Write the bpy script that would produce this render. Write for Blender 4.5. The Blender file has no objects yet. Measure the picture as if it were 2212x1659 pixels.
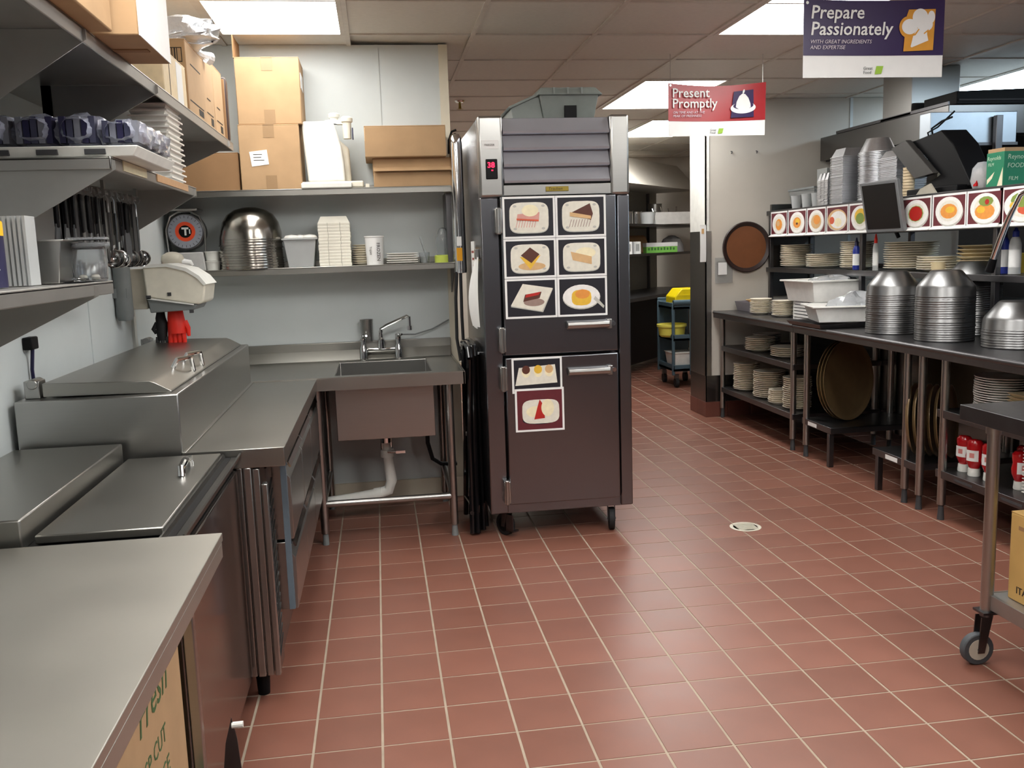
import bpy, math, random
from mathutils import Matrix, Vector
random.seed(7)
S = bpy.context.scene
COL = S.collection
PI = math.pi
R = math.radians

# ------------------------------------------------------------------ camera
CAM_POS = Vector((0.0, 0.0, 1.45))
yaw, pitch, roll = 0.1415766, -0.1455528, -0.0327265
fw = Vector((math.sin(yaw)*math.cos(pitch), math.cos(yaw)*math.cos(pitch), math.sin(pitch)))
rt = Vector((math.cos(yaw), -math.sin(yaw), 0))
up = rt.cross(fw)
rt2 = rt*math.cos(roll) + up*math.sin(roll)
up2 = -rt*math.sin(roll) + up*math.cos(roll)
cd = bpy.data.cameras.new('camera')
cam = bpy.data.objects.new('camera', cd)
COL.objects.link(cam)
M = Matrix((rt2, up2, -fw)).transposed().to_4x4()
M.translation = CAM_POS
cam.matrix_world = M
cd.sensor_width = 36.0
cd.sensor_fit = 'HORIZONTAL'
cd.lens = 1976.07/2212*36.0
cd.clip_start = 0.05
S.camera = cam

# ------------------------------------------------------------------ world, exposure, light levels
w = bpy.data.worlds.new('world'); S.world = w; w.use_nodes = True
w.node_tree.nodes['Background'].inputs[0].default_value = (0.75, 0.85, 1.0, 1)
w.node_tree.nodes['Background'].inputs[1].default_value = 0.25
vs = S.view_settings
S.display_settings.display_device = 'sRGB'
vs.view_transform = 'Standard'
vs.look = 'None'
vs.gamma = 1.0
vs.use_curve_mapping = False
vs.exposure = 0.12
LIGHT_WARM = 15.0
LIGHT_COOL = 17.0

# ------------------------------------------------------------------ materials
def lin(c):
    return tuple((x/12.92 if x <= 0.04045 else ((x+0.055)/1.055)**2.4) for x in c)
def rgb(r, g, b): return lin((r/255, g/255, b/255))

MATS = {}
def mat(name, col, rough=0.5, metal=0.0, var=0.06, scale=18.0, bump=0.0, trans=0.0, alpha=1.0, rand=0.0, emit=None, spec=0.5, stretch=None, rvar=0.0, coat=0.0, ior=1.45):
    if name in MATS: return MATS[name]
    m = bpy.data.materials.new(name); m.use_nodes = True
    nt = m.node_tree; N = nt.nodes; L = nt.links
    b = N['Principled BSDF']
    b.inputs['Roughness'].default_value = rough
    b.inputs['Metallic'].default_value = metal
    b.inputs['Specular IOR Level'].default_value = spec
    b.inputs['IOR'].default_value = ior
    b.inputs['Transmission Weight'].default_value = trans
    b.inputs['Alpha'].default_value = alpha
    b.inputs['Coat Weight'].default_value = coat
    tc = N.new('ShaderNodeTexCoord')
    mp = N.new('ShaderNodeMapping'); L.new(tc.outputs['Object'], mp.inputs['Vector'])
    if stretch: mp.inputs['Scale'].default_value = stretch
    nz = N.new('ShaderNodeTexNoise'); nz.inputs['Scale'].default_value = scale; nz.inputs['Detail'].default_value = 5
    L.new(mp.outputs[0], nz.inputs['Vector'])
    cr = N.new('ShaderNodeValToRGB')
    c0 = tuple(max(0, c*(1-var)) for c in col) + (1,); c1 = tuple(min(1, c*(1+var)) for c in col) + (1,)
    cr.color_ramp.elements[0].color = c0; cr.color_ramp.elements[1].color = c1
    cr.color_ramp.elements[0].position = 0.3; cr.color_ramp.elements[1].position = 0.7
    L.new(nz.outputs['Fac'], cr.inputs[0])
    out = cr.outputs[0]
    if rand:
        oi = N.new('ShaderNodeObjectInfo')
        mr = N.new('ShaderNodeMapRange'); mr.inputs[3].default_value = 1-rand; mr.inputs[4].default_value = 1+rand
        L.new(oi.outputs['Random'], mr.inputs[0])
        hs = N.new('ShaderNodeHueSaturation'); L.new(mr.outputs[0], hs.inputs['Value']); L.new(out, hs.inputs['Color'])
        out = hs.outputs[0]
    L.new(out, b.inputs['Base Color'])
    if rvar:
        mr2 = N.new('ShaderNodeMapRange'); mr2.inputs[3].default_value = max(0.02, rough-rvar); mr2.inputs[4].default_value = rough+rvar
        L.new(nz.outputs['Fac'], mr2.inputs[0]); L.new(mr2.outputs[0], b.inputs['Roughness'])
    if bump:
        bp = N.new('ShaderNodeBump'); bp.inputs['Strength'].default_value = bump; bp.inputs['Distance'].default_value = 0.01
        L.new(nz.outputs['Fac'], bp.inputs['Height']); L.new(bp.outputs[0], b.inputs['Normal'])
    if emit:
        b.inputs['Emission Color'].default_value = tuple(emit[0]) + (1,)
        b.inputs['Emission Strength'].default_value = emit[1]
    MATS[name] = m
    return m

STEEL = mat('brushed_steel', rgb(170, 169, 166), 0.30, 1.0, 0.015, 6, 0.0, stretch=(1, 1, 40))
STEELH = mat('brushed_steel_top', rgb(164, 162, 156), 0.33, 1.0, 0.03, 4, 0.0, rvar=0.04)
LOUV = mat('louver_steel', rgb(176, 178, 186), 0.45, 0.75, 0.03, 6)
SHELFS = mat('shelf_steel', rgb(168, 166, 162), 0.42, 0.9, 0.05, 8)
WORN = mat('worn_steel_top', rgb(176, 172, 163), 0.40, 0.85, 0.05, 3.5, 0.0, rvar=0.05)
STEELD = mat('dark_steel', rgb(118, 117, 116), 0.27, 1.0, 0.015, 6, 0.0, stretch=(1, 1, 40))
STEELF = mat('fridge_steel', rgb(126, 127, 132), 0.25, 1.0, 0.015, 6, 0.0, stretch=(1, 1, 40))
STEELG = mat('galvanised_steel', rgb(104, 103, 105), 0.36, 1.0, 0.06, 20, 0.0, rvar=0.06)
CHROME = mat('chrome', rgb(225, 225, 225), 0.08, 1.0, 0.02)
ALUM = mat('spun_aluminium', rgb(126, 126, 126), 0.36, 1.0, 0.03, 40, stretch=(1, 1, 20), rand=0.04)
FOIL = mat('foil', rgb(222, 223, 226), 0.30, 0.9, 0.04, 60, 0.08, rand=0.05)
BLACK = mat('black_plastic', rgb(12, 12, 14), 0.5, spec=0.2)
BLACKM = mat('black_enamel', rgb(12, 12, 14), 0.18, 0, 0.1, coat=0.4)
RUBBER = mat('black_rubber', rgb(24, 24, 26), 0.7)
GREYP = mat('grey_plastic', rgb(120, 124, 124), 0.5)
TOTE = mat('sage_grey_plastic', rgb(124, 130, 126), 0.45)
WHITE = mat('white_plastic', rgb(226, 226, 220), 0.4)
WHITEP = mat('white_paper', rgb(232, 232, 230), 0.6, 0, 0.02)
IVORY = mat('ivory_enamel', rgb(226, 221, 205), 0.35)
BEIGEP = mat('beige_plastic', rgb(196, 190, 174), 0.4)
PLATE = mat('cream_china', rgb(238, 230, 212), 0.22, 0, 0.03, rand=0.05)
PLATEW = mat('white_china', rgb(238, 236, 230), 0.25, 0, 0.03, rand=0.05)
PLATEM = mat('sand_melamine', rgb(205, 188, 150), 0.4, 0, 0.04, rand=0.06)
CARD = mat('cardboard', rgb(176, 144, 108), 0.85, 0, 0.07, 9, 0.03, rand=0.05)
CARDD = mat('cardboard_dark', rgb(146, 112, 78), 0.85, 0, 0.07, 9, 0.03)
CARDY = mat('cardboard_yellow', rgb(182, 146, 86), 0.8, 0, 0.06, 9, 0.02)
TAPE = mat('brown_tape', rgb(154, 124, 90), 0.35, 0, 0.03)
INK = mat('black_ink', rgb(40, 34, 28), 0.7)
INKG = mat('green_ink', rgb(70, 100, 62), 0.75)
WALLM = mat('white_wall_panel', rgb(206, 212, 212), 0.45, 0, 0.025, 6, 0.02)
WALLB = mat('beige_wall_paint', rgb(200, 194, 184), 0.55, 0, 0.03, 5, 0.01)
WALLT = mat('cream_trim', rgb(222, 214, 194), 0.45, 0, 0.02)
CEILT = mat('ceiling_tile_vinyl', rgb(214, 210, 201), 0.6, 0, 0.03, 40, 0.03, rand=0.03)
CEILB = mat('ceiling_grid_paint', rgb(206, 200, 190), 0.5)
GROUT = mat('grout', rgb(156, 141, 124), 0.85, 0, 0.12, 12)
QUARRY = mat('quarry_tile', rgb(122, 79, 65), 0.38, 0, 0.09, 4.5, 0.0, rand=0.08, rvar=0.08)
QUARRYB = mat('quarry_base_tile', rgb(106, 62, 52), 0.4, 0, 0.10, 6)
DARKWALL = mat('dark_wall', rgb(60, 60, 62), 0.6)
RED = mat('red_rubber', rgb(226, 40, 22), 0.5, 0, 0.08)
REDK = mat('ketchup_red', rgb(176, 16, 24), 0.2, 0, 0.06, coat=0.3)
YELLOW = mat('yellow_plastic', rgb(240, 215, 20), 0.35)
YELLOWP = mat('pale_yellow_plastic', rgb(222, 214, 96), 0.4)
LIME = mat('lime_plastic', rgb(190, 205, 90), 0.4)
ORANGE = mat('orange_plastic', rgb(230, 80, 40), 0.45)
BLUEG = mat('slate_blue_plastic', rgb(70, 92, 104), 0.5)
NAVY = mat('navy_print', rgb(34, 32, 66), 0.45)
BLUE = mat('blue_plastic', rgb(36, 52, 140), 0.4)
GREENB = mat('green_box_print', rgb(24, 120, 86), 0.5)
LIMEBOX = mat('lime_box_print', rgb(130, 200, 90), 0.55)
PURPLE = mat('purple_banner', rgb(50, 34, 78), 0.32, 0, 0.04)
REDB = mat('red_banner', rgb(160, 34, 40), 0.35, 0, 0.04)
GOLD = mat('gold_print', rgb(214, 150, 48), 0.5)
LOGO = mat('logo_green', rgb(150, 190, 60), 0.5)
BROWN = mat('brown_tray_cork', rgb(120, 72, 40), 0.6, 0, 0.06, 14)
BROWND = mat('dark_brown_rim', rgb(46, 32, 30), 0.4)
TRAYB = mat('bronze_tray', rgb(118, 96, 66), 0.3, 0.3, 0.06)
CLEAR = mat('clear_plastic', rgb(235, 238, 240), 0.08, 0, 0.01, trans=0.92, ior=1.3)
CLEARW = mat('clear_bag', rgb(225, 228, 232), 0.15, 0, 0.02, 30, 0.8, trans=0.6, ior=1.2)
WRAP = mat('plastic_wrap', rgb(190, 195, 215), 0.12, 0, 0.3, 26, 0.9, trans=0.55, ior=1.25)
FROST = mat('frosted_plastic', rgb(206, 208, 208), 0.35, 0, 0.03, trans=0.4, ior=1.2)
SCREEN = mat('black_screen', rgb(14, 15, 17), 0.25, 0, 0.05)
BRASS = mat('brass_badge', rgb(150, 130, 60), 0.35, 0.8)
LED = mat('red_led', rgb(255, 20, 40), 0.4, 0, 0, emit=(rgb(255, 16, 50), 6.0))
DIFF_W = mat('diffuser_warm', rgb(240, 240, 235), 0.6, 0, 0, emit=((1.0, 0.99, 0.955), LIGHT_WARM))
DIFF_L = mat('diffuser_dim', rgb(240, 240, 235), 0.6, 0, 0, emit=((1.0, 0.99, 0.955), LIGHT_WARM*0.68))
DIFF_C = mat('diffuser_cool', rgb(235, 240, 245), 0.6, 0, 0, emit=((0.70, 0.87, 1.0), LIGHT_COOL))
def flat(name, r, g, b, rough=0.5): return mat(name, rgb(r, g, b), rough, 0, 0.06, 40)

# ------------------------------------------------------------------ mesh builder
class MB:
    def __init__(s): s.v = []; s.f = []; s.mi = []; s.cur = 0; s.M = None
    def add(s, vs, fs):
        o = len(s.v)
        if s.M is not None: vs = [s.M @ Vector(p) for p in vs]
        s.v += [tuple(p) for p in vs]
        for f in fs: s.f.append([o+i for i in f]); s.mi.append(s.cur)
        return s
    def m(s, i): s.cur = i; return s
    def tr(s, M): s.M = M; return s
    def box(s, x0, x1, y0, y1, z0, z1):
        return s.add([(x0,y0,z0),(x1,y0,z0),(x1,y1,z0),(x0,y1,z0),(x0,y0,z1),(x1,y0,z1),(x1,y1,z1),(x0,y1,z1)],
                     [(0,3,2,1),(4,5,6,7),(0,1,5,4),(1,2,6,5),(2,3,7,6),(3,0,4,7)])
    def frus(s, a, b, z0, z1):   # a, b = (x0,x1,y0,y1) rectangles
        (p0,p1,q0,q1),(r0,r1,t0,t1) = a, b
        return s.add([(p0,q0,z0),(p1,q0,z0),(p1,q1,z0),(p0,q1,z0),(r0,t0,z1),(r1,t0,z1),(r1,t1,z1),(r0,t1,z1)],
                     [(0,3,2,1),(4,5,6,7),(0,1,5,4),(1,2,6,5),(2,3,7,6),(3,0,4,7)])
    def prism(s, pts, axis, a, b):   # closed 2D outline extruded along axis
        n = len(pts)
        def P(p, t):
            return (t, p[0], p[1]) if axis == 'x' else ((p[0], t, p[1]) if axis == 'y' else (p[0], p[1], t))
        vs = [P(p, a) for p in pts] + [P(p, b) for p in pts]
        fs = [tuple(range(n))[::-1], tuple(range(n, 2*n))] + [(i, (i+1) % n, n+(i+1) % n, n+i) for i in range(n)]
        return s.add(vs, fs)
    def tray(s, a, b, z0, z1, t=0.006):   # open-topped box, a bottom rectangle, b top rectangle
        (p0,p1,q0,q1),(r0,r1,t0,t1) = a, b
        o = [(p0,q0,z0),(p1,q0,z0),(p1,q1,z0),(p0,q1,z0),(r0,t0,z1),(r1,t0,z1),(r1,t1,z1),(r0,t1,z1)]
        i = [(p0+t,q0+t,z0+t),(p1-t,q0+t,z0+t),(p1-t,q1-t,z0+t),(p0+t,q1-t,z0+t),(r0+t,t0+t,z1),(r1-t,t0+t,z1),(r1-t,t1-t,z1),(r0+t,t1-t,z1)]
        return s.add(o+i, [(0,3,2,1),(0,1,5,4),(1,2,6,5),(2,3,7,6),(3,0,4,7),(8,9,10,11),(8,12,13,9),(9,13,14,10),(10,14,15,11),(11,15,12,8),(4,5,13,12),(5,6,14,13),(6,7,15,14),(7,4,12,15)])
    def cyl(s, p0, p1, r0, r1=None, n=16, cap=True):
        r1 = r0 if r1 is None else r1
        p0, p1 = Vector(p0), Vector(p1); d = (p1-p0).normalized()
        a = d.orthogonal().normalized(); b = d.cross(a)
        vs = []
        for p, r in ((p0, r0), (p1, r1)):
            for i in range(n):
                t = 2*PI*i/n; vs.append(p + a*math.cos(t)*r + b*math.sin(t)*r)
        fs = [(i, (i+1) % n, n+(i+1) % n, n+i) for i in range(n)]
        if cap: fs += [tuple(range(n))[::-1], tuple(range(n, 2*n))]
        return s.add(vs, fs)
    def tube(s, pts, r, n=10):
        pts = [Vector(p) for p in pts]; k = len(pts); vs = []; fs = []
        d = (pts[1]-pts[0]).normalized(); a = d.orthogonal().normalized()
        for j, p in enumerate(pts):
            if j == 0: d = pts[1]-pts[0]
            elif j == k-1: d = pts[-1]-pts[-2]
            else: d = pts[j+1]-pts[j-1]
            d = d.normalized(); a = (a - d*a.dot(d)).normalized(); b = d.cross(a)
            rr = r[j] if isinstance(r, (list, tuple)) else r
            for i in range(n):
                t = 2*PI*i/n; vs.append(p + a*math.cos(t)*rr + b*math.sin(t)*rr)
        for j in range(k-1):
            for i in range(n): fs.append((j*n+i, j*n+(i+1) % n, (j+1)*n+(i+1) % n, (j+1)*n+i))
        fs += [tuple(range(n))[::-1], tuple(range((k-1)*n, k*n))]
        return s.add(vs, fs)
    def lathe(s, prof, c=(0,0,0), n=28, sx=1.0, sy=1.0):
        vs = []; fs = []; k = len(prof)
        for (r, z) in prof:
            for i in range(n):
                t = 2*PI*i/n; vs.append((c[0]+r*math.cos(t)*sx, c[1]+r*math.sin(t)*sy, c[2]+z))
        for j in range(k-1):
            for i in range(n): fs.append((j*n+i, j*n+(i+1) % n, (j+1)*n+(i+1) % n, (j+1)*n+i))
        if prof[0][0] > 1e-4: fs.append(tuple(range(n))[::-1])
        if prof[-1][0] > 1e-4: fs.append(tuple(range((k-1)*n, k*n)))
        return s.add(vs, fs)
    def poly(s, pts): return s.add(pts, [tuple(range(len(pts)))])
    def grid(s, fn, nu, nv):
        vs = [fn(i/nu, j/nv) for j in range(nv+1) for i in range(nu+1)]
        fs = [(j*(nu+1)+i, j*(nu+1)+i+1, (j+1)*(nu+1)+i+1, (j+1)*(nu+1)+i) for j in range(nv) for i in range(nu)]
        return s.add(vs, fs)
    def mesh(s, name, mats):
        me = bpy.data.meshes.new(name); me.from_pydata(s.v, [], s.f)
        for m in (mats if isinstance(mats, (list, tuple)) else [mats]): me.materials.append(m)
        me.polygons.foreach_set('material_index', s.mi)
        me.validate(); me.update()
        return me
    def build(s, name, mats, parent=None, local=False, smooth=True, bevel=0.0, seg=2, angle=35):
        me = s.mesh(name, mats)
        return place(me, name, parent, local, smooth, bevel, seg, angle)

WL = {}
def place(me, name, parent=None, local=False, smooth=True, bevel=0.0, seg=2, angle=35):
    if smooth:
        me.polygons.foreach_set('use_smooth', [True]*len(me.polygons))
        me.set_sharp_from_angle(angle=R(angle))
    o = bpy.data.objects.new(name, me); COL.objects.link(o)
    if parent is not None:
        o.parent = parent
        if not local:
            pw = WL.get(parent.name, Vector((0,0,0)))
            o.location = -pw
    WL[o.name] = Vector((0,0,0))
    if bevel:
        bm = o.modifiers.new('bevel', 'BEVEL'); bm.width = bevel; bm.segments = seg; bm.limit_method = 'ANGLE'; bm.angle_limit = R(40)
    return o

def tag(o, label=None, cat=None, group=None, kind=None):
    if label: o['label'] = label
    if cat: o['category'] = cat
    if group: o['group'] = group
    if kind: o['kind'] = kind
    return o
def thing(name, label, cat, loc=(0,0,0), rz=0, group=None):
    o = bpy.data.objects.new(name, None); COL.objects.link(o)
    o.location = loc; o.rotation_euler = (0, 0, rz); o.empty_display_size = 0.05
    WL[o.name] = Vector(loc)
    return tag(o, label, cat, group)
def copy_tree(o, parent=None):
    c = o.copy(); COL.objects.link(c); c.parent = parent
    WL[c.name] = WL.get(o.name, Vector((0,0,0)))
    for ch in list(o.children): copy_tree(ch, c)
    return c
def struct(o): o['kind'] = 'structure'; return o

def text_mesh(body, size, mat_, parent, name, M, shear=0.0, align='LEFT', extrude=0.0004, bold=0.0):
    cu = bpy.data.curves.new(name, 'FONT'); cu.body = body; cu.size = size; cu.shear = shear; cu.align_x = align
    cu.extrude = extrude; cu.offset = bold; cu.resolution_u = 2
    t = bpy.data.objects.new('tmp', cu); COL.objects.link(t)
    dg = bpy.context.evaluated_depsgraph_get()
    me = bpy.data.meshes.new_from_object(t.evaluated_get(dg))
    bpy.data.objects.remove(t)
    me.materials.clear(); me.materials.append(mat_)
    o = bpy.data.objects.new(name, me); COL.objects.link(o)
    o.parent = parent; o.matrix_local = M
    WL[o.name] = Vector((0,0,0))
    return o
XZ = Matrix.Rotation(PI/2, 4, 'X')      # text lying in the local XZ plane, read from -Y
def tm(x, y, z, rz=0, rot=0): return Matrix.Translation((x, y, z)) @ Matrix.Rotation(rz, 4, 'Z') @ XZ @ Matrix.Rotation(rot, 4, 'Z')


_O = ['', 'first', 'second', 'third', 'fourth', 'fifth', 'sixth', 'seventh', 'eighth', 'ninth', 'tenth', 'eleventh', 'twelfth', 'thirteenth', 'fourteenth', 'fifteenth', 'sixteenth', 'seventeenth', 'eighteenth', 'nineteenth']
def nth(k):
    if k < 20: return _O[k]
    return {2: 'twent', 3: 'thirt', 4: 'fort'}[k//10] + ('ieth' if k % 10 == 0 else 'y-' + _O[k % 10])
def level(k, n, desc, where):     # k counts up from the bottom of a stack of n
    return ('topmost ' + desc if k == n-1 else nth(n-k) + ' ' + desc + ' from the top') + ', ' + where

# ------------------------------------------------------------------ setting: floor
P = 0.203; TX = -0.2602; TY = 3.1853; G = 0.0075
base = struct(MB().box(-1.3, 6.4, -2.7, 12.2, -0.06, -0.0012).build('floor', GROUT, smooth=False))
tile_me = MB().frus((-P/2+.0030, P/2-.0030, -P/2+.0026, P/2-.0026), (-P/2+.0042, P/2-.0042, -P/2+.0036, P/2-.0036), -0.003, 0.0).mesh('tile', QUARRY)
cells = []
for i in range(-6, 33):
    for j in range(-42, 29):
        cx = TX + P*(i+.5); cy = TY - P*(j+.5)
        if -1.25 < cx < 6.3 and -2.6 < cy < 12.0: cells.append((cx, cy))
def seen(c):
    d = Vector((c[0], c[1], 0)) - CAM_POS; z = d.dot(fw)
    if z < 0.4: return None
    x = d.dot(rt2)/z*1976 + 1106; y = 829.5 - d.dot(up2)/z*1976
    if -60 < x < 2270 and y < 1740: return z
    return None
def hidden(c):   # under the equipment runs
    x, y = c
    return (x < -0.55 and y < 4.45) or (y > 5.4 and x < .45) or (x > 3.0 and y < 7.3) or (x > 2.7 and 7.25 < y < 7.7)
vis = sorted([(seen(c), c) for c in cells if seen(c) is not None and not hidden(c)])
near = [c for z, c in vis[:299]]
ns = set(near)
for c in near:
    o = bpy.data.objects.new('tile', tile_me); COL.objects.link(o); o.parent = base
    o.location = (c[0], c[1], random.uniform(-.0003, .0003)); o.rotation_euler = (random.uniform(-.001, .001), random.uniform(-.001, .001), 0)
mb = MB()
h = P/2-.0032
for c in cells:
    if c in ns: continue
    mb.frus((c[0]-h, c[0]+h, c[1]-h, c[1]+h), (c[0]-h+.002, c[0]+h-.002, c[1]-h+.002, c[1]+h-.002), -0.003, 0.0)
far = mb.build('tile_field', QUARRY, base, smooth=False); far['kind'] = 'stuff'
# floor drain
d = thing('floor_drain', 'round metal floor drain grate set in the red tiles', 'drain', (1.808, 4.339, 0))
MB().lathe([(.0, .001), (.062, .001), (.075, .003), (.08, .001)], n=32).build('rim', BEIGEP, d, True)
for k in range(7): MB().box(-.05, .05, -.052+k*.0155, -.044+k*.0155, .0012, .004).build('grate_bar', BEIGEP, d, True)

# ------------------------------------------------------------------ setting: walls
CZ = 2.60
WX = -1.12
BY = 5.35
wl = struct(MB().box(WX-.15, WX, -2.6, BY+.15, 0, CZ).build('wall_left', WALLM, smooth=False))
wb = struct(MB().box(WX-.15, .45, BY, BY+.15, 0, CZ).build('wall_back', WALLM, smooth=False))
for x in (.06,): MB().box(x-.012, x+.012, BY-.004, BY+.001, .95, CZ).build('seam_strip', WALLM, wb, smooth=False)
MB().box(.405, .455, BY-.012, BY+.155, 0, CZ).build('corner_trim', WALLT, wb, smooth=False)
for y, z in ((3.78, 1.3), (4.42, 1.3)): MB().box(WX-.001, WX+.004, y-.011, y+.011, .9, 1.9).build('seam_strip', WALLM, wl, smooth=False)
MB().box(WX-.001, WX+.012, 4.38, 4.42, .9, 1.38).build('corner_trim', WHITE, wl, smooth=False)
MB().box(WX-.001, WX+.006, 3.52, BY, 1.75, 1.96).build('steel_cladding', SHELFS, wl, smooth=False)
struct(MB().box(WX, .45, BY-.02, BY+.001, 0.0, .12).build('baseboard_back', WALLT, smooth=False))

wr = struct(MB().box(2.69, 6.4, 7.30, 7.66, 0, CZ).build('wall_right_end', WALLB, smooth=False))
MB().box(2.684, 6.3, 7.294, 7.301, .129, .35).build('wall_band', STEELD, wr, smooth=False)
MB().box(2.683, 2.691, 7.294, 7.667, .129, .35).build('wall_band', STEELD, wr, smooth=False)
for k in range(4): MB().box(2.68+k*.2, 2.877+k*.2, 7.288, 7.301, 0, .127).build('base_tile', QUARRYB, wr, smooth=False, bevel=.002)
for k in range(2): MB().box(2.678, 2.691, 7.29+k*.19, 7.477+k*.19, 0, .127).build('base_tile', QUARRYB, wr, smooth=False, bevel=.002)
MB().box(2.682, 2.735, 7.292, 7.302, .35, 1.55).box(2.682, 2.692, 7.292, 7.665, .35, 1.55).build('corner_guard', STEEL, wr, smooth=False)
MB().box(2.681, 2.715, 7.29, 7.302, 1.55, CZ).box(2.681, 2.692, 7.29, 7.66, 1.55, CZ).build('corner_trim', WHITE, wr, smooth=False)
MB().box(3.93, 3.955, 7.294, 7.301, 1.0, CZ).build('seam_strip', WALLM, wr, smooth=False)
struct(MB().box(6.2, 6.35, -2.6, 7.3, 0, CZ).build('wall_right', flat('grey_wall', 92, 94, 100), smooth=False))
struct(MB().box(WX-.15, 6.35, -2.75, -2.6, 0, CZ).build('wall_front', flat('dim_wall', 78, 78, 82), smooth=False))
struct(MB().box(-1.3, 6.4, 12.0, 12.15, 0, CZ).build('wall_far', WALLB, smooth=False))
struct(MB().box(-1.35, -1.2, BY+.15, 12.0, 0, CZ).build('wall_far_left', WALLB, smooth=False))
struct(MB().box(6.2, 6.35, 7.66, 12.0, 0, CZ).build('wall_far_right', WALLB, smooth=False))

# ------------------------------------------------------------------ setting: ceiling grid, tiles, lights
ce = struct(MB().box(-1.3, 6.4, -2.75, 12.15, CZ+.03, CZ+.1).build('ceiling', CEILB, smooth=False))
CP = 0.665
GX = [-.088+CP*k for k in range(-2, 11)]
GY = [4.436+CP*k for k in range(-11, 12)]
LIGHTS = [(-1, 3), (3, 3), (3, 7), (4, 10), (7, 6), (-1, -1), (3, -1), (7, 2), (0, -5), (3, -5), (7, -2), (3, 13), (0, 11), (1, 0)]  # off-pattern panel before the sink and rearmost panel are added, unseen, to brighten
occ = set()
gx = lambda i: -.088+CP*i
gy = lambda j: 4.436+CP*(j-4)
for (i, j) in LIGHTS: occ |= {(i, j), (i, j+1)}
ct_me = MB().box(-CP/2+.008, CP/2-.008, -CP/2+.008, CP/2-.008, -.004, .02).mesh('ceiling_tile', CEILT)
for i in range(-2, 10):
    for j in range(-7, 16):
        if (i, j) in occ: continue
        cx, cy = gx(i)+CP/2, gy(j)+CP/2
        if cy > 12.3 or cx > 6.6: continue
        o = bpy.data.objects.new('ceiling_tile', ct_me); COL.objects.link(o); o.parent = ce
        o.location = (cx, cy, CZ+.006)
        if (i, j) == (0, 5): o.rotation_euler = (R(-1.6), R(1.2), 0); o.location.z += .012
for x in GX: MB().box(x-.012, x+.012, -2.6, 12.0, CZ-.006, CZ+.002).build('grid_bar', CEILB, ce, smooth=False)
for y in GY: MB().box(-1.2, 6.2, y-.010, y+.010, CZ-.005, CZ+.002).build('grid_bar', CEILB, ce, smooth=False)
LL = {(-1,3): 'bright fluorescent ceiling panel above the back sink corner at upper left', (3,3): 'bright fluorescent ceiling panel behind the purple banner',
      (3,7): 'bright fluorescent ceiling panel behind the red banner', (4,10): 'far bright fluorescent panel low beside the refrigerator top, in the back room',
      (7,6): 'cool white ceiling panel at the far right above the exhaust hood'}
for (i, j) in LIGHTS:
    cool = i >= 7
    x0, y0 = gx(i), gy(j)
    lab = LL.get((i, j), 'unseen fluorescent ceiling panel overhead outside the view')
    t = thing('ceiling_light', lab, 'ceiling light', (x0+CP/2, y0+CP, CZ), group='ceiling light panels')
    MB().box(x0+.012, x0+CP-.012, y0+.012, y0+.035, CZ-.008, CZ+.02).box(x0+.012, x0+CP-.012, y0+2*CP-.035, y0+2*CP-.012, CZ-.008, CZ+.02)\
        .box(x0+.012, x0+.035, y0+.035, y0+2*CP-.035, CZ-.008, CZ+.02).box(x0+CP-.035, x0+CP-.012, y0+.035, y0+2*CP-.035, CZ-.008, CZ+.02).build('frame', CEILB, t, smooth=False)
    MB().box(x0+.035, x0+CP-.035, y0+.035, y0+2*CP-.035, CZ-.003, CZ+.01).build('diffuser', DIFF_C if cool else (DIFF_L if (i, j) == (-1, 3) else DIFF_W), t, smooth=False)
sp = thing('sprinkler', 'small fire sprinkler head on the ceiling left of the refrigerator', 'sprinkler', (.702, 7.28, CZ))
MB().lathe([(.0, 0), (.04, 0), (.03, -.012), (.0, -.014)]).build('escutcheon', CHROME, sp, True)
MB().cyl((0,0,-.01), (0,0,-.06), .008, .012).lathe([(.0, -.06), (.028, -.062), (.0, -.066)]).build('head', BRASS, sp, True)

# ------------------------------------------------------------------ refrigerator
def caster(parent, x, y, r, ztop, rz=0.0, wheel=BLACK, tyre=RUBBER, brake=False, w=.03, off=.022):
    Mx = Matrix.Translation((x, y, 0)) @ Matrix.Rotation(rz, 4, 'Z')
    f = MB().tr(Mx).box(-.03, .03, -.03, .03, ztop-.008, ztop).cyl((0,0,ztop-.02), (0,0,ztop-.008), .022, n=14)
    for sx in (-1, 1):
        f.prism([(-.012, ztop-.02), (.028, ztop-.02), (.035, r-.012), (.012, r-.012)], 'x', sx*(w/2+.003)-.002, sx*(w/2+.003)+.002)
    c = f.cyl((-w/2-.008, off, r), (w/2+.008, off, r), .006, n=8).build('caster', STEELG, parent)
    MB().tr(Mx).cyl((-w/2, off, r), (w/2, off, r), r, n=24).build('tyre', tyre, c, bevel=.004)
    MB().tr(Mx).cyl((-w/2-.001, off, r), (w/2+.001, off, r), r*.66, n=20).build('wheel_hub', wheel, c)
    if brake: MB().tr(Mx).box(-.018, .018, -.055, -.005, r-.03, r-.022).box(-.018, -.012, -.05, .0, r-.03, ztop-.03).build('brake_lever', STEELG, c)
    return c

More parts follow.
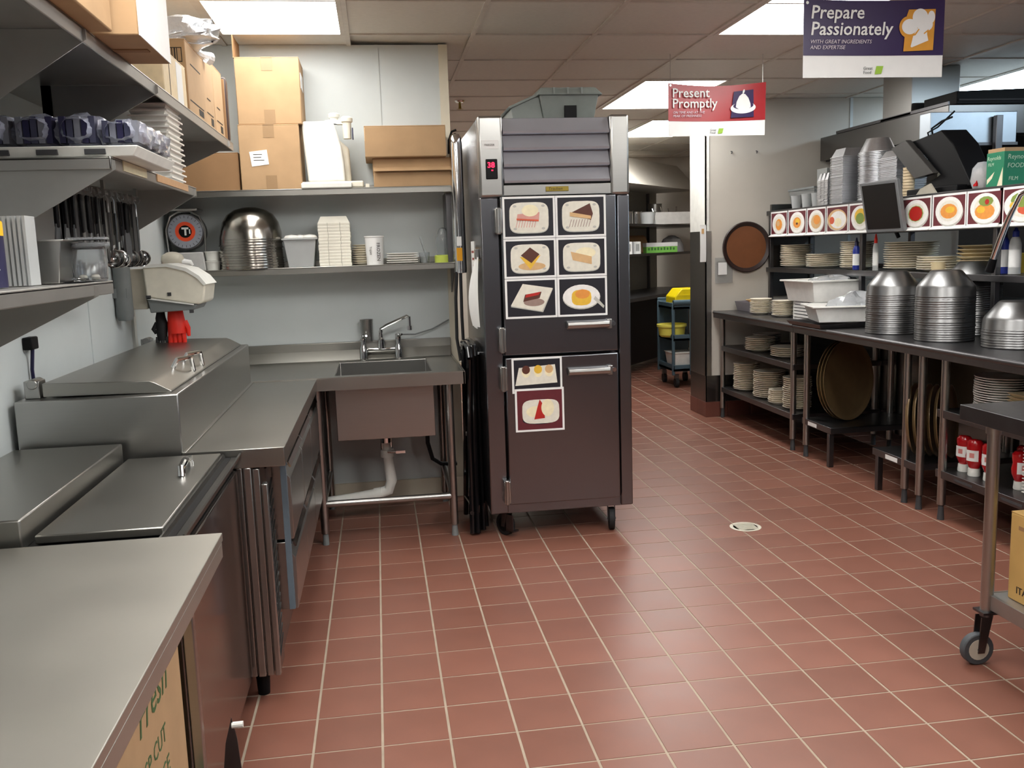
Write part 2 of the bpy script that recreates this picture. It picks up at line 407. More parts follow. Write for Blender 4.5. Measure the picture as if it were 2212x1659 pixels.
fr = thing('refrigerator', 'tall single-door-width stainless reach-in refrigerator on casters with food photos on its doors', 'refrigerator', (.87, 4.82, 0))
MB().box(.503, 1.237, 4.47, 5.24, .145, 2.07).build('cabinet', STEELF, fr, bevel=.006)
MB().box(.505, 1.235, 4.435, 4.475, .135, .185).build('bottom_rail', STEELF, fr, bevel=.003)
for x0, x1 in ((.503, .622), (1.142, 1.237)): MB().box(x0, x1, 4.405, 4.472, 1.70, 2.078).build('front_post', STEEL, fr, bevel=.012, seg=3)
for x0, x1 in ((.503, .592), (1.175, 1.237)): MB().box(x0, x1, 4.418, 4.472, .140, 1.70).build('front_post', STEELF, fr, bevel=.006)
MB().box(.622, 1.142, 4.445, 4.47, 1.755, 2.07).build('grille_backing', DARKWALL, fr, smooth=False)
for k in range(4):
    z0 = 2.068-.0765*(k+1)
    MB().prism([(4.446, z0), (4.407, z0+.004), (4.404, z0+.014), (4.412, z0+.024), (4.438, z0+.0765), (4.446, z0+.0765)], 'x', .624, 1.14).build('louver', LOUV, fr)
MB().box(.605, 1.16, 4.412, 4.47, 1.705, 1.757).build('header_panel', STEEL, fr, bevel=.003)
bd = MB().box(.823, .935, 4.407, 4.413, 1.722, 1.745).build('name_badge', BRASS, fr, bevel=.002)
text_mesh('Traulsen', .020, INK, bd, 'lettering', tm(.835, 4.4065, 1.728), .15)
ud = MB().box(.597, 1.165, 4.395, 4.435, .94, 1.70).build('upper_door', STEELF, fr, bevel=.006)
ld = MB().box(.597, 1.165, 4.395, 4.435, .188, .928).build('lower_door', STEELF, fr, bevel=.006)
for dr, z in ((ud, 1.075), (ld, .845)):
    MB().prism([(4.39, z-.02), (4.362, z-.014), (4.352, z), (4.355, z+.016), (4.392, z+.022)], 'x', .905, 1.115).box(1.105, 1.13, 4.372, 4.396, z-.022, z+.024).build('door_handle', STEEL, dr, bevel=.003)
    MB().cyl((1.142, 4.39, z), (1.142, 4.397, z), .011, n=14).build('lock', CHROME, dr)
for z, p in ((1.60, ud), (1.03, ud), (.84, ld), (.27, ld)):
    MB().box(.568, .602, 4.372, 4.42, z-.07, z+.045).cyl((.583, 4.378, z-.075), (.583, 4.378, z+.05), .012, n=12).build('hinge', STEEL, p, bevel=.004)
cp = MB().box(.536, .592, 4.398, 4.408, 1.785, 1.878).build('control_display', BLACK, fr, bevel=.004)
text_mesh('38', .036, LED, cp, 'digits', tm(.543, 4.3975, 1.838), 0, bold=.0006)
MB().box(.562, .570, 4.3970, 4.3985, 1.823, 1.828).build('indicator_light', LED, cp, smooth=False)
lb = MB().box(.520, .600, 4.4035, 4.406, 1.925, 1.965).build('equipment_label', WHITEP, fr, smooth=False)
text_mesh('FREEZER', .013, INK, lb, 'lettering', tm(.532, 4.403, 1.939))
for x, y, b in ((.60, 4.50, True), (1.14, 4.50, False), (.60, 5.16, False), (1.14, 5.16, False)):
    caster(fr, x, y, .058, .146, R(35) if b else R(170), wheel=BLACK, brake=b)
# papers on the side of the refrigerator
pp = thing('posted_sheet', 'printed sheet taped to the left side of the refrigerator', 'paper', (.503, 4.62, 1.3))
MB().box(.499, .5025, 4.72, 4.87, 1.05, 1.50).build('sheet', WHITEP, pp, smooth=False)
q = MB()
for k in range(9): q.box(.4984, .4993, 4.735, 4.85-.03*(k % 3), 1.44-.036*k, 1.452-.036*k)
q.build('printed_lines', flat('red_brown_ink', 150, 70, 66), pp, smooth=False)
pq = thing('curling_paper', 'white paper curling off the clip on the left side of the refrigerator', 'paper', (.49, 4.54, 1.25))
MB().grid(lambda u, v: (.492-.035*math.sin(v*2.4)*(.3+u), 4.47+.12*u-.03*v, 1.42-.34*v), 5, 12).build('sheet', WHITEP, pq)
MB().box(.482, .503, 4.52, 4.56, 1.41, 1.46).build('clip', STEEL, pq, bevel=.003)

# ---- printed food photographs
def ell(cx, cy, a, b, n=26, p=2.0, rot=0.0):
    out = []
    for i in range(n):
        t = 2*PI*i/n; c, s_ = math.cos(t), math.sin(t)
        x = a*math.copysign(abs(c)**(2/p), c); y = b*math.copysign(abs(s_)**(2/p), s_)
        out.append((cx+x*math.cos(rot)-y*math.sin(rot), cy+x*math.sin(rot)+y*math.cos(rot)))
    return out
PCOL = dict(dark=flat('print_navy_black', 24, 22, 32), maroon=flat('print_maroon', 96, 34, 42), plate=flat('print_plate', 222, 218, 204), rim=flat('print_plate_shadow', 186, 184, 176),
            choc=flat('print_chocolate', 86, 46, 34), pink=flat('print_pink', 208, 150, 140), cream=flat('print_cream', 236, 226, 190), tan=flat('print_tan', 208, 170, 122),
            yellow=flat('print_yellow', 224, 180, 60), orange=flat('print_orange', 222, 146, 66), red=flat('print_red', 176, 36, 30), green=flat('print_green', 126, 146, 66), white=flat('print_white', 232, 230, 226), salmon=flat('print_salmon', 204, 90, 60), drizzle=flat('print_drizzle', 150, 126, 116))
PK = list(PCOL)
def photo_card(name, label, group, loc, wdt, hgt, rz, bg, layers, curl=0.0, border=.010, tilt=0):
    t = thing(name, label, 'photo', loc, rz, group)
    MB().box(-wdt/2, wdt/2, -.0015, .0015, -hgt/2, hgt/2).build('sheet', WHITEP, t, True, smooth=False)
    m = MB(); y = -.0019
    def put(col, pts):
        nonlocal y
        m.m(PK.index(col)).poly([(u, y, v) for u, v in pts]); y -= .0002
    put(bg, [(-wdt/2+border, -hgt/2+border), (wdt/2-border, -hgt/2+border), (wdt/2-border, hgt/2-border), (-wdt/2+border, hgt/2-border)])
    for col, pts in layers: put(col, [(u*wdt, v*hgt) for u, v in pts])
    m.build('picture', [PCOL[k] for k in PK], t, True, smooth=False)
    return t
def lines(n, x0, x1, y0, y1, w_=.012):
    return [[(x0+(x1-x0)*k/n, y0), (x0+(x1-x0)*k/n+w_, y0), (x0+(x1-x0)*(k+.8)/n+w_, y1), (x0+(x1-x0)*(k+.8)/n, y1)] for k in range(n)]
sq = lambda dx=0, dy=0: [('rim', ell(dx, dy-.015, .375, .37, 30, 4.5)), ('plate', ell(dx, dy, .37, .36, 30, 4.5))]
corner = [('rim', ell(u*.27, v*.27, .035, .03, 10)) for u in (-1, 1) for v in (-1, 1)]
FD = 4.3925
cards = [
 ('slice of pink cheesecake with cream', sq() + corner + [('pink', p) for p in lines(8, -.26, .14, -.24, -.04)] + [('pink', [(-.24,-.06),(.18,-.1),(.2,.12),(-.22,.08)]), ('salmon', [(-.24,-.06),(.18,-.1),(.18,-.06),(-.24,-.02)]), ('cream', ell(.02, .16, .16, .14))]),
 ('chocolate layer cake slice with drizzle', sq() + corner + [('drizzle', p) for p in lines(8, -.24, .2, -.26, -.08)] + [('choc', [(-.2,.08),(.2,-.1),(.24,.05),(.18,.3)]), ('tan', [(-.22,0),(.2,-.08),(.2,.0),(-.22,.1)])]),
 ('square tiramisu with dark top', sq() + corner + [('tan', ell(.03, -.2, .26, .1)), ('yellow', [(-.2,.05),(0,-.28),(.2,.08),(0,.0)]), ('choc', [(-.18,.08),(.02,-.12),(.18,.1),(0,.28)])]),
 ('pale sponge cake slice', sq() + corner + [('cream', ell(.08, .1, .2, .14)), ('tan', [(-.22,.14),(.2,-.0),(.2,-.2),(-.18,-.08)])]),
 ('dark brownie on a tilted square plate', [('rim', [(-.4,-.2),(.22,-.36),(.42,.22),(-.15,.36)]), ('plate', [(-.4,-.17),(.2,-.33),(.42,.24),(-.16,.37)]), ('drizzle', ell(.05, -.1, .2, .1)), ('choc', [(-.16,-.08),(.16,.0),(.2,.16),(-.12,.1)]), ('red', [(-.12,.02),(.14,.08),(.18,.16),(-.1,.1)])]),
 ('golden dessert on a white oval plate', [('rim', ell(-.02, -.02, .38, .31)), ('white', ell(-.02, 0, .37, .3)), ('rim', [(.22,-.08),(.26,-.0),(.44,-.26),(.42,-.32)]), ('yellow', ell(-.02, -.03, .2, .2, 16, 3)), ('orange', ell(0, .06, .15, .12, 12))]),
]
k = 0
for rw, (z0, z1) in enumerate(((1.502, 1.700), (1.312, 1.500), (1.118, 1.310))):
    for c, (x0, x1) in enumerate(((.607, .862), (.864, 1.112))):
        photo_card('food_photo', 'food photo of ' + cards[k][0] + ' on the upper refrigerator door', 'dessert photos on the refrigerator', ((x0+x1)/2, FD, (z0+z1)/2), x1-x0, z1-z0, 0, 'dark', cards[k][1])
        k += 1
photo_card('food_photo', 'food photo of three small tarts on a white tray on the lower refrigerator door', 'dessert photos on the refrigerator', (.752, FD, .838), .25, .175, 0, 'dark',
    [('plate', [(-.44,-.28),(.4,-.24),(.36,.28),(-.36,.22)])] + [('cream', ell(x, .1, .085, .16)) for x in (-.22, .02, .24)] + [('choc', ell(-.22, .16, .08, .12)), ('yellow', ell(.02, .16, .08, .12)), ('tan', ell(.24, .16, .08, .12))])
photo_card('food_photo', 'food photo of ice cream with red sauce, lowest on the refrigerator', 'dessert photos on the refrigerator', (.760, FD-.004, .665), .245, .215, 0, 'maroon',
    [('dark', ell(0, -.24, .36, .1)), ('plate', ell(.02, -.04, .38, .28, 26, 4)), ('cream', ell(-.08, -.04, .2, .13)), ('red', [(-.12,-.22),(.1,-.2),(.08,.1),(.0,.24),(-.04,.1)]), ('cream', ell(.16, .04, .13, .2))])

# ---- tote on the refrigerator
tt = thing('storage_tote', 'sage grey lidded storage tote on top of the refrigerator', 'tote', (1.0, 4.82, 2.075))
MB().tray((.865, 1.115, 4.62, 5.12), (.84, 1.14, 4.60, 5.14), 2.075, 2.21, .008).build('body', TOTE, tt, bevel=.006)
MB().frus((.824, 1.160, 4.585, 5.16), (.845, 1.125, 4.60, 5.14), 2.200, 2.238).build('lid', TOTE, tt, bevel=.008)
for x in (.91, .98, 1.05): MB().box(x-.004, x+.004, 4.582, 4.60, 2.203, 2.235).build('rib', TOTE, tt)
MB().box(.965, 1.025, 4.598, 4.615, 2.09, 2.15).build('handle_recess', BLACK, tt, smooth=False)
MB().prism([(.685, 2.150), (.695, 2.140), (.86, 2.21), (.86, 2.225)], 'y', 4.62, 5.12).prism([(.71, 2.076), (.865, 2.076), (.84, 2.205), (.70, 2.145)], 'y', 4.63, 5.11).build('folded_flap', TOTE, tt, bevel=.003)

# ------------------------------------------------------------------ sink table
ZT = .857
sk = thing('sink_table', 'stainless sink table with one deep bowl and tubular legs, against the back wall', 'sink', (0, 4.9, 0))
bx0, bx1, by0, by1 = -.235, .250, 4.60, 5.20
top = MB()
for (x0, x1, y0, y1) in ((-1.1, bx0, 4.50, 5.33), (bx1, .405, 4.50, 5.33), (bx0, bx1, 4.50, by0), (bx0, bx1, by1, 5.33)): top.box(x0, x1, y0, y1, ZT-.02, ZT)
top.box(-.34, .405, 4.492, 4.502, ZT-.058, ZT+.003).box(-1.1, .405, 4.494, 4.515, ZT, ZT+.006).box(.397, .407, 4.492, 5.33, ZT-.058, ZT+.006)
top.build('table_top', STEELH, sk, smooth=False)
MB().box(-1.1, .405, 5.315, 5.345, ZT, ZT+.10).prism([(5.27, ZT), (5.32, ZT), (5.32, ZT+.06)], 'x', -1.1, .40).build('backsplash', STEELH, sk, bevel=.003)
MB().tray((bx0-.004, bx1+.004, by0-.004, by1+.004), (bx0-.004, bx1+.004, by0-.004, by1+.004), .525, ZT-.004, .006).build('sink_bowl', STEEL, sk, bevel=.012, seg=3)
for x, y in ((-.327, 4.575), (.329, 4.575), (-.327, 5.24), (.329, 5.24), (-.98, 5.24)):
    l = MB().cyl((x, y, .06), (x, y, ZT-.02), .0205, n=18).build('leg', STEEL, sk)
    MB().cyl((x, y, 0), (x, y, .065), .017, .014, n=14).build('foot', GREYP, l)
MB().cyl((-.98, 4.575, .21), (.329, 4.575, .21), .017, n=14).build('cross_rail', STEEL, sk)
for x in (-.327, .329): MB().cyl((x, 4.575, .215), (x, 5.24, .215), .017, n=14).build('cross_rail', STEEL, sk)
dn = MB().cyl((.0, 4.92, .44), (.0, 4.92, .53), .03, n=18).cyl((-.022, 4.92, .36), (-.022, 4.92, .50), .008, n=10).cyl((.026, 4.92, .36), (.026, 4.92, .50), .008, n=10).build('drain_valve', CHROME, sk)
MB().tube([(.01, 4.92, .40), (.01, 4.88, .395), (.08, 4.86, .395)], .008, 10).box(.05, .10, 4.85, 4.87, .388, .402).build('lever', CHROME, dn)
MB().tube([(0, 4.92, .45), (.006, 4.92, .36), (.02, 4.94, .22), (.0, 4.95, .165), (-.06, 4.955, .145), (-.2, 4.96, .13), (-.5, 4.97, .10), (-.98, 4.98, .06)], [.024, .027, .03, .031, .031, .028, .028, .028], 16).build('drain_pipe', WHITE, sk)
MB().cyl((-.075, 4.955, .143), (-.035, 4.95, .15), .036, n=16).build('pipe_coupling', WHITE, sk)
MB().cyl((.004, 4.92, .36), (.004, 4.92, .40), .036, n=16).build('pipe_coupling', WHITE, sk)
fa = MB().box(-.11, .115, 5.245, 5.29, .898, .925).build('faucet', CHROME, sk, bevel=.01, seg=3)
for x in (-.098, .100):
    MB().lathe([(.0, -.04), (.024, -.04), (.022, .03), (.014, .05), (.017, .08), (.016, .105), (.0, .11)], (x, 5.24, .895), 16).build('valve', CHROME, fa)
    MB().tube([(x, 5.235, .985), (x+.02, 5.17, 1.0)], [.008, .006], 8).build('valve_handle', CHROME, fa)
MB().lathe([(.0, 0), (.022, 0), (.02, .05), (.012, .06), (.012, .10)], (.004, 5.25, .92), 16).tube([(.004, 5.25, 1.0), (.006, 5.25, 1.03), (.04, 5.235, 1.05), (.155, 5.2, 1.10), (.166, 5.195, 1.095), (.166, 5.195, 1.04)], .0095, 10).cyl((.166, 5.195, 1.02), (.166, 5.195, 1.045), .013, n=12).build('spout', CHROME, fa)
ck = thing('steel_cup', 'tall steel cup standing behind the faucet of the sink', 'cup', (-.074, 5.305, .958))
MB().lathe([(.0, 0), (.032, 0), (.036, .11), (.038, .125), (.034, .122), (.03, .004), (.0, .004)]).build('cup', STEEL, ck, True)
tag(MB().tube([(.235, 5.1, .50), (.235, 5.12, .38), (.26, 5.15, .28), (.31, 5.18, .24), (.40, 5.2, .23)], .012, 10).build('drain_hose', RUBBER), 'black hose hanging under the right end of the sink', 'hose')
tag(MB().tube([(.115, 5.28, .99), (.2, 5.31, .985), (.3, 5.325, 1.01), (.40, 5.325, 1.06)], .004, 8).build('wall_cable', GREYP), 'thin grey cable drooping along the wall right of the faucet', 'cable')

# ------------------------------------------------------------------ chrome cylinder, black folding stands beside the refrigerator
cy = thing('chrome_cylinder', 'tall chrome cylinder with domed top and black hose, left of the refrigerator', 'cylinder', (.452, 5.02, 0))
MB().lathe([(.0, 1.33), (.034, 1.335), (.035, 1.36), (.035, 2.02), (.032, 2.05), (.022, 2.07), (.0, 2.078)], (.452, 5.02, 0), 26).build('cylinder_body', CHROME, cy)
MB().tube([(.415, 5.03, 1.97), (.418, 5.03, 2.04), (.435, 5.03, 2.085), (.46, 5.03, 2.095)], .006, 8).build('bracket_strap', BLACK, cy)
MB().tube([(.43, 5.0, 1.34), (.418, 4.99, 1.2), (.414, 4.98, .98), (.428, 4.96, .86), (.448, 4.96, .88), (.446, 4.98, 1.1), (.45, 5.0, 1.34)], .009, 10).build('hose', RUBBER, cy)
MB().box(.432, .462, 4.978, 4.985, 1.40, 1.47).build('yellow_tag', mat('amber_tag', rgb(226, 160, 20), .5), cy)
MB().box(.434, .460, 4.976, 4.984, 1.48, 1.53).build('white_tag', WHITEP, cy)
def folding_stand(x, y, lean, label):
    t = thing('folding_tray_stand', label, 'tray stand', (x, y, 0), 0, 'folded black tray stands')
    for k, dy in enumerate((-.19, .19)):
        MB().tube([(lean*.0, dy*.95, .012), (lean*.5, dy*.55, .5), (lean, dy*.8, .93)], .014, 10).build('leg', BLACKM, t, True)
        MB().tube([(lean*.0+.028, -dy*.95, .012), (lean*.5+.028, -dy*.5, .5), (lean+.02, -dy*.75, .93)], .014, 10).build('leg', BLACKM, t, True)
    MB().tube([(lean, -.2, .92), (lean, -.17, .965), (lean, 0, .975), (lean, .17, .965), (lean, .2, .92)], .016, 10).build('top_rail', BLACKM, t, True)
    MB().tube([(.0, -.18, .12), (.014, 0, .12), (.0, .18, .12)], .011, 8).build('foot_rail', BLACKM, t, True)
    MB().cyl((lean*.5-.01, 0, .5), (lean*.5+.04, 0, .5), .012, n=10).build('pivot', STEEL, t, True)
    return t
folding_stand(.418, 4.72, .02, 'black folded tray stand nearest the sink leg, between sink and refrigerator')
folding_stand(.452, 4.77, .01, 'black folded tray stand in the middle of the group beside the refrigerator')
folding_stand(.462+.012, 4.83, 0, 'black folded tray stand tight against the refrigerator side')

# ------------------------------------------------------------------ prep table with raised housing (left run, far)
pt = thing('prep_table', 'stainless refrigerated prep table with raised lidded housing and drawers, left wall', 'prep table', (-.7, 3.7, 0))
MB().box(-.625, -.318, 2.895, 4.49, .80, .857).box(-.625, -.318, 2.893, 2.903, .80, .861).box(-.628, -.614, 2.895, 4.49, .857, .862).build('work_top', STEELH, pt, bevel=.002)
MB().box(-1.10, -.625, 2.90, 4.49, .80, 1.045).build('raised_housing', STEEL, pt, bevel=.004)
lid = MB().prism([(-1.03, 1.05), (-.655, 1.045), (-.652, 1.050), (-.70, 1.078), (-.715, 1.084), (-1.03, 1.092)], 'y', 2.945, 4.44).build('lid', STEELH, pt, bevel=.002)
MB().box(-.672, -.655, 2.95, 4.44, 1.040, 1.052).build('lid_gasket', BLACK, pt, smooth=False)
for y in (3.28, 3.45): MB().tube([(-.715, y, 1.085), (-.70, y, 1.112), (-.665, y+.06, 1.112), (-.665, y+.09, 1.06)], .008, 8).build('lid_handle', CHROME, lid)
for y in (2.98, 4.40): MB().box(-1.085, -1.04, y-.03, y+.03, 1.045, 1.10).cyl((-1.06, y-.035, 1.09), (-1.06, y+.035, 1.09), .016, n=12).build('lid_hinge', STEEL, pt, bevel=.003)
MB().box(-1.10, -.385, 2.91, 4.48, .115, .80).build('cabinet_body', STEELD, pt, smooth=False)
for k, (x0, x1) in enumerate(((-.470, -.452), (-.448, -.424), (-.420, -.399), (-.395, -.377))):
    MB().box(x0, x1, 2.898-.004*(k % 2), 2.915, .105, .80 if k < 2 else .795-.05*(k == 3)).build('end_panel', STEEL, pt, bevel=.003)
MB().box(-.395, -.380, 2.915, 3.04, .105, .79).build('compressor_panel', STEELD, pt, smooth=False)
for k in range(16): MB().prism([(2.925, .16+k*.036), (2.93, .155+k*.036), (3.03, .185+k*.036), (3.03, .195+k*.036)], 'x', -.384, -.376).build('louver', STEELD, pt, smooth=False)
MB().box(-.352, -.333, 3.04, 3.055, .27, .795).build('door_gasket', flat('blue_grey_gasket', 92, 104, 114), pt, smooth=False)
def drawer(y0, y1, z0, z1):
    d_ = MB().prism([(-.385, z0), (-.325, z0), (-.322, z0+.01), (-.322, z1-.055), (-.342, z1-.03), (-.342, z1), (-.385, z1)], 'y', y0, y1).build('drawer', STEEL, pt, bevel=.002)
    MB().prism([(-.342, z1), (-.326, z1-.002), (-.318, z1-.018), (-.324, z1-.02), (-.33, z1-.01), (-.342, z1-.008)], 'y', y0+.01, y1-.01).build('drawer_pull', CHROME, d_)
for y0, y1 in ((3.058, 3.52), (3.53, 3.99), (4.0, 4.46)):
    drawer(y0, y1, .51, .775); drawer(y0, y1, .265, .50)
for x in (-1.0, -.45):
    for y in (3.0, 4.38): MB().cyl((x, y, 0), (x, y, .116), .02, .026, n=14).build('leg', BLACK, pt)

# ------------------------------------------------------------------ prep refrigerator (left run, middle)
mu = thing('prep_refrigerator', 'low stainless prep refrigerator with flat chrome-handled lid, between worktable and prep table', 'prep refrigerator', (-.75, 2.45, 0))
MB().box(-1.10, -.475, 2.035, 2.885, .10, .828).build('cabinet', STEELD, mu, bevel=.003)
MB().box(-1.10, -.478, 2.04, 2.88, .826, .840).build('lid_gasket', BLACK, mu, smooth=False)
MB().box(-1.10, -.790, 2.045, 2.86, .838, .908).build('rear_cover', STEELH, mu, bevel=.004)
fl = MB().box(-.775, -.503, 2.075, 2.85, .842, .862).build('front_lid', STEELH, mu, bevel=.003)
MB().tube([(-.562, 2.57, .862), (-.562, 2.575, .885), (-.562, 2.63, .893), (-.562, 2.69, .885), (-.562, 2.695, .862)], .010, 10).build('lid_handle', CHROME, fl)
MB().prism([(-.505, .83), (-.455, .83), (-.448, .85), (-.452, .853), (-.462, .84), (-.495, .838), (-.500, .85), (-.505, .85)], 'y', 2.035, 2.885).build('front_rail', STEELD, mu)
MB().box(-.475, -.462, 2.05, 2.87, .12, .80).build('door', mat('mirror_steel', rgb(150, 146, 144), 0.16, 1.0, .03), mu, bevel=.004)
for y in (2.1, 2.82):
    for x in (-1.04, -.54): MB().cyl((x, y, 0), (x, y, .101), .02, .026, n=14).build('leg', BLACK, mu)

# ------------------------------------------------------------------ worktable (left run, near)
wt = thing('worktable', 'nearest stainless worktable with scuffed bare top, lower left', 'worktable', (-.75, 1.2, 0))
MB().box(-1.10, -.365, .35, 2.01, .840, .858).box(-.371, -.3655, .351, 2.0, .806, .8395).box(-1.10, -.372, 2.001, 2.008, .812, .8395).build('table_top', WORN, wt, bevel=.0015)
for x, y in ((-.445, 1.975), (-1.06, 1.975), (-.445, .42), (-1.06, .42)): MB().box(x-.012, x+.012, y-.012, y+.012, 0, .84).build('leg', STEEL, wt, bevel=.003)
MB().box(-1.09, -.43, .40, 1.99, .155, .175).build('lower_shelf', STEEL, wt, bevel=.003)
def carton(name, label, x0, x1, y0, y1, z0, z1, m=CARD, group=None, flaps=True, tape=True, cat='box', rz=0):
    cx, cy = (x0+x1)/2, (y0+y1)/2; a, b, h_ = (x1-x0)/2, (y1-y0)/2, z1-z0
    t = thing(name, label, cat, (cx, cy, z0), rz, group)
    MB().box(-a, a, -b, b, 0, h_-.004).build('body', m, t, True, bevel=.004)
    if flaps:
        MB().box(-a, a, -b, -.002, h_-.005, h_).build('flap', m, t, True, bevel=.0015)
        MB().box(-a, a, .002, b, h_-.005, h_).build('flap', m, t, True, bevel=.0015)
    if tape:
        MB().box(-.028, .028, -b-.0012, -b+.004, h_*.0+.002, h_*.22).build('packing_tape', TAPE, t, True, smooth=False)
        MB().box(-.028, .028, -b-.0012, -b+.004, h_*.8, h_*.99).box(-.028, .028, -b-.0012, b, h_*.985, h_+.0012).build('packing_tape', TAPE, t, True, smooth=False)
    return t
cb = carton('cardboard_box', 'brown cardboard box with green print on the shelf under the nearest worktable', -1.0, -.462, 1.38, 1.94, .175, .78, CARD, flaps=True, tape=False)
def side_text(par, body, size, y, z, m, x=.2698, sh=0.0): # reads along -Y on the +X face
    return text_mesh(body, size, m, par, 'lettering', Matrix.Translation((x, y, z)) @ Matrix.Rotation(PI/2, 4, 'Z') @ XZ, sh)
side_text(cb, 'Fresh', .10, -.06, .43, INKG, .2695, .25); side_text(cb, 'CRISP CUT', .05, -.12, .34, INKG, .2695); side_text(cb, 'PRODUCE', .05, -.10, .27, INKG, .2695); side_text(cb, 'KEEP COLD', .04, -.12, .50, INKG, .2695)
MB().box(.269, .2702, .06, .25, .05, .15).build('printed_panel', INKG, cb, True, smooth=False)
cb2 = carton('cardboard_box', 'yellow-brown cardboard box nearest the camera under the worktable', -1.0, -.47, .78, 1.36, .175, .70, CARDY, tape=False)
gp = thing('grater', 'small grey perforated metal panel leaning against the prep refrigerator door', 'grater', (-.44, 2.16, 0))
MB().prism([(-.458, 0.0), (-.385, 0.0), (-.402, .28), (-.412, .335), (-.430, .27), (-.446, .15)], 'y', 2.188, 2.194).build('panel', STEELG, gp)
MB().cyl((-.412, 2.19, .315), (-.385, 2.19, .315), .008, n=10).build('knob', WHITE, gp)

# ------------------------------------------------------------------ left wall shelves
SX = -.65
def wall_shelf(name, label, y0, y1, z, brackets, lip=.03, x1=SX, drop=.26, standoff={}):
    t = thing(name, label, 'shelf', (WX, (y0+y1)/2, z-.03))
    MB().box(WX, x1, y0, y1, z-.006, z).box(x1-.006, x1, y0, y1, z-lip, z+.002).box(WX, x1, y0, y0+.006, z-lip, z).box(WX, x1, y1-.006, y1, z-lip, z).box(WX, WX+.006, y0, y1, z, z+.04).build('shelf_board', SHELFS, t, bevel=.002)
    for y in brackets:
        bx, dp = standoff.get(y, (WX, drop))
        MB().prism([(bx, z-.007), (x1+.008, z-.007), (x1+.008, z-.03), (bx, z-dp)], 'y', y-.002, y+.002).box(bx, bx+.03, y-.002, y+.03, z-dp, z-.006).build('bracket', SHELFS, t, smooth=False)
    return t
wall_shelf('storage_shelf', 'lowest stainless left wall shelf with clear containers, above the near counters', .7, 2.41, 1.405, (1.15, 2.25))
wall_shelf('storage_shelf', 'middle left wall shelf holding wrapped packs with utensils hanging below', 2.49, 3.62, 1.715, (2.50, 3.56), drop=.30)
wall_shelf('storage_shelf', 'top left wall shelf under the ceiling, stacked with cartons', .8, 4.66, 1.998, (1.3, 2.35, 3.07, 4.5), lip=.036, drop=.34, standoff={3.07: (-.985, .22), 4.5: (WX, .24)})

# mid shelf: tray and wrapped packs, container stack
tr_ = thing('plastic_tray', 'white plastic tray with slots under the wrapped packs, middle left shelf', 'tray', (-.85, 2.72, 1.718))
MB().tray((-1.10, -.60, 2.515, 2.94), (-1.11, -.585, 2.505, 2.95), 1.718, 1.745, .006).build('tray', WHITE, tr_, bevel=.003)
for k in range(4): MB().box(-1.06+k*.115, -1.01+k*.115, 2.503, 2.512, 1.724, 1.737).build('slot', DARKWALL, tr_, smooth=False)
random.seed(3)
for k in range(5):
    x0 = -1.10+k*.104
    t = thing('wrapped_pack', ['leftmost', 'second from left', 'middle', 'fourth from left', 'rightmost, crinkled'][k] + ' plastic wrapped pack of dark cutlery on the tray, middle left shelf', 'pack', (x0+.05, 2.7, 1.748), 0, 'wrapped packs on the middle left shelf')
    hh = .085 if k < 4 else .07
    def f(u, v, x0=x0, hh=hh, k=k):
        a = u*2*PI; rx, rz_ = .056, hh/2
        c, s_ = math.cos(a), math.sin(a)
        wob = 1+.10*math.sin(9*v*PI+k)*math.sin(5*a)+.06*math.sin(23*v+7*a)
        e = min(1, .55+3.0*min(v, 1-v))
        return (x0+.05+rx*math.copysign(abs(c)**.7, c)*wob*e, 2.52+.40*v, 1.749+rz_+rz_*math.copysign(abs(s_)**.7, s_)*wob*e)
    MB().grid(f, 22, 18).build('wrapper', WRAP, t)
    mb = MB()
    for j in range(5): mb.m((k+j) % 3).box(x0+.008+j*.018, x0+.023+j*.018, 2.535, 2.90, 1.756, 1.756+hh*(.78-.1*(j % 2)))
    mb.build('contents', [NAVY, flat('dark_blue_grey', 60, 62, 84), flat('dull_silver', 120, 122, 132)], t, smooth=False)
pm = MB().frus((-.052, .052, -.10, .10), (-.060, .060, -.11, .11), 0, .016).frus((-.066, .066, -.116, .116), (-.066, .066, -.116, .116), .013, .018).mesh('foam_tray', PLATEW)
for k in range(14):
    lab = level(k, 14, 'white foam container', 'stack on the middle left shelf')
    o = tag(place(pm if k == 0 else pm, 'foam_container'), lab, 'container', 'white foam containers in the tall left shelf stack')
    o.location = (-.735+.004*(k % 2), 3.42, 1.717+k*.0185)
# clipboard-like shelf label plates
MB().box(SX, SX+.003, 2.60, 2.85, 1.69, 1.716).build('shelf_label', flat('cream_label', 222, 214, 180), [o for o in COL.objects if o.name == 'storage_shelf.001'][0], smooth=False)
MB().box(SX, SX+.003, 2.98, 3.45, 1.692, 1.714).build('shelf_label', flat('tan_label', 190, 150, 110), [o for o in COL.objects if o.name == 'storage_shelf.001'][0], smooth=False)

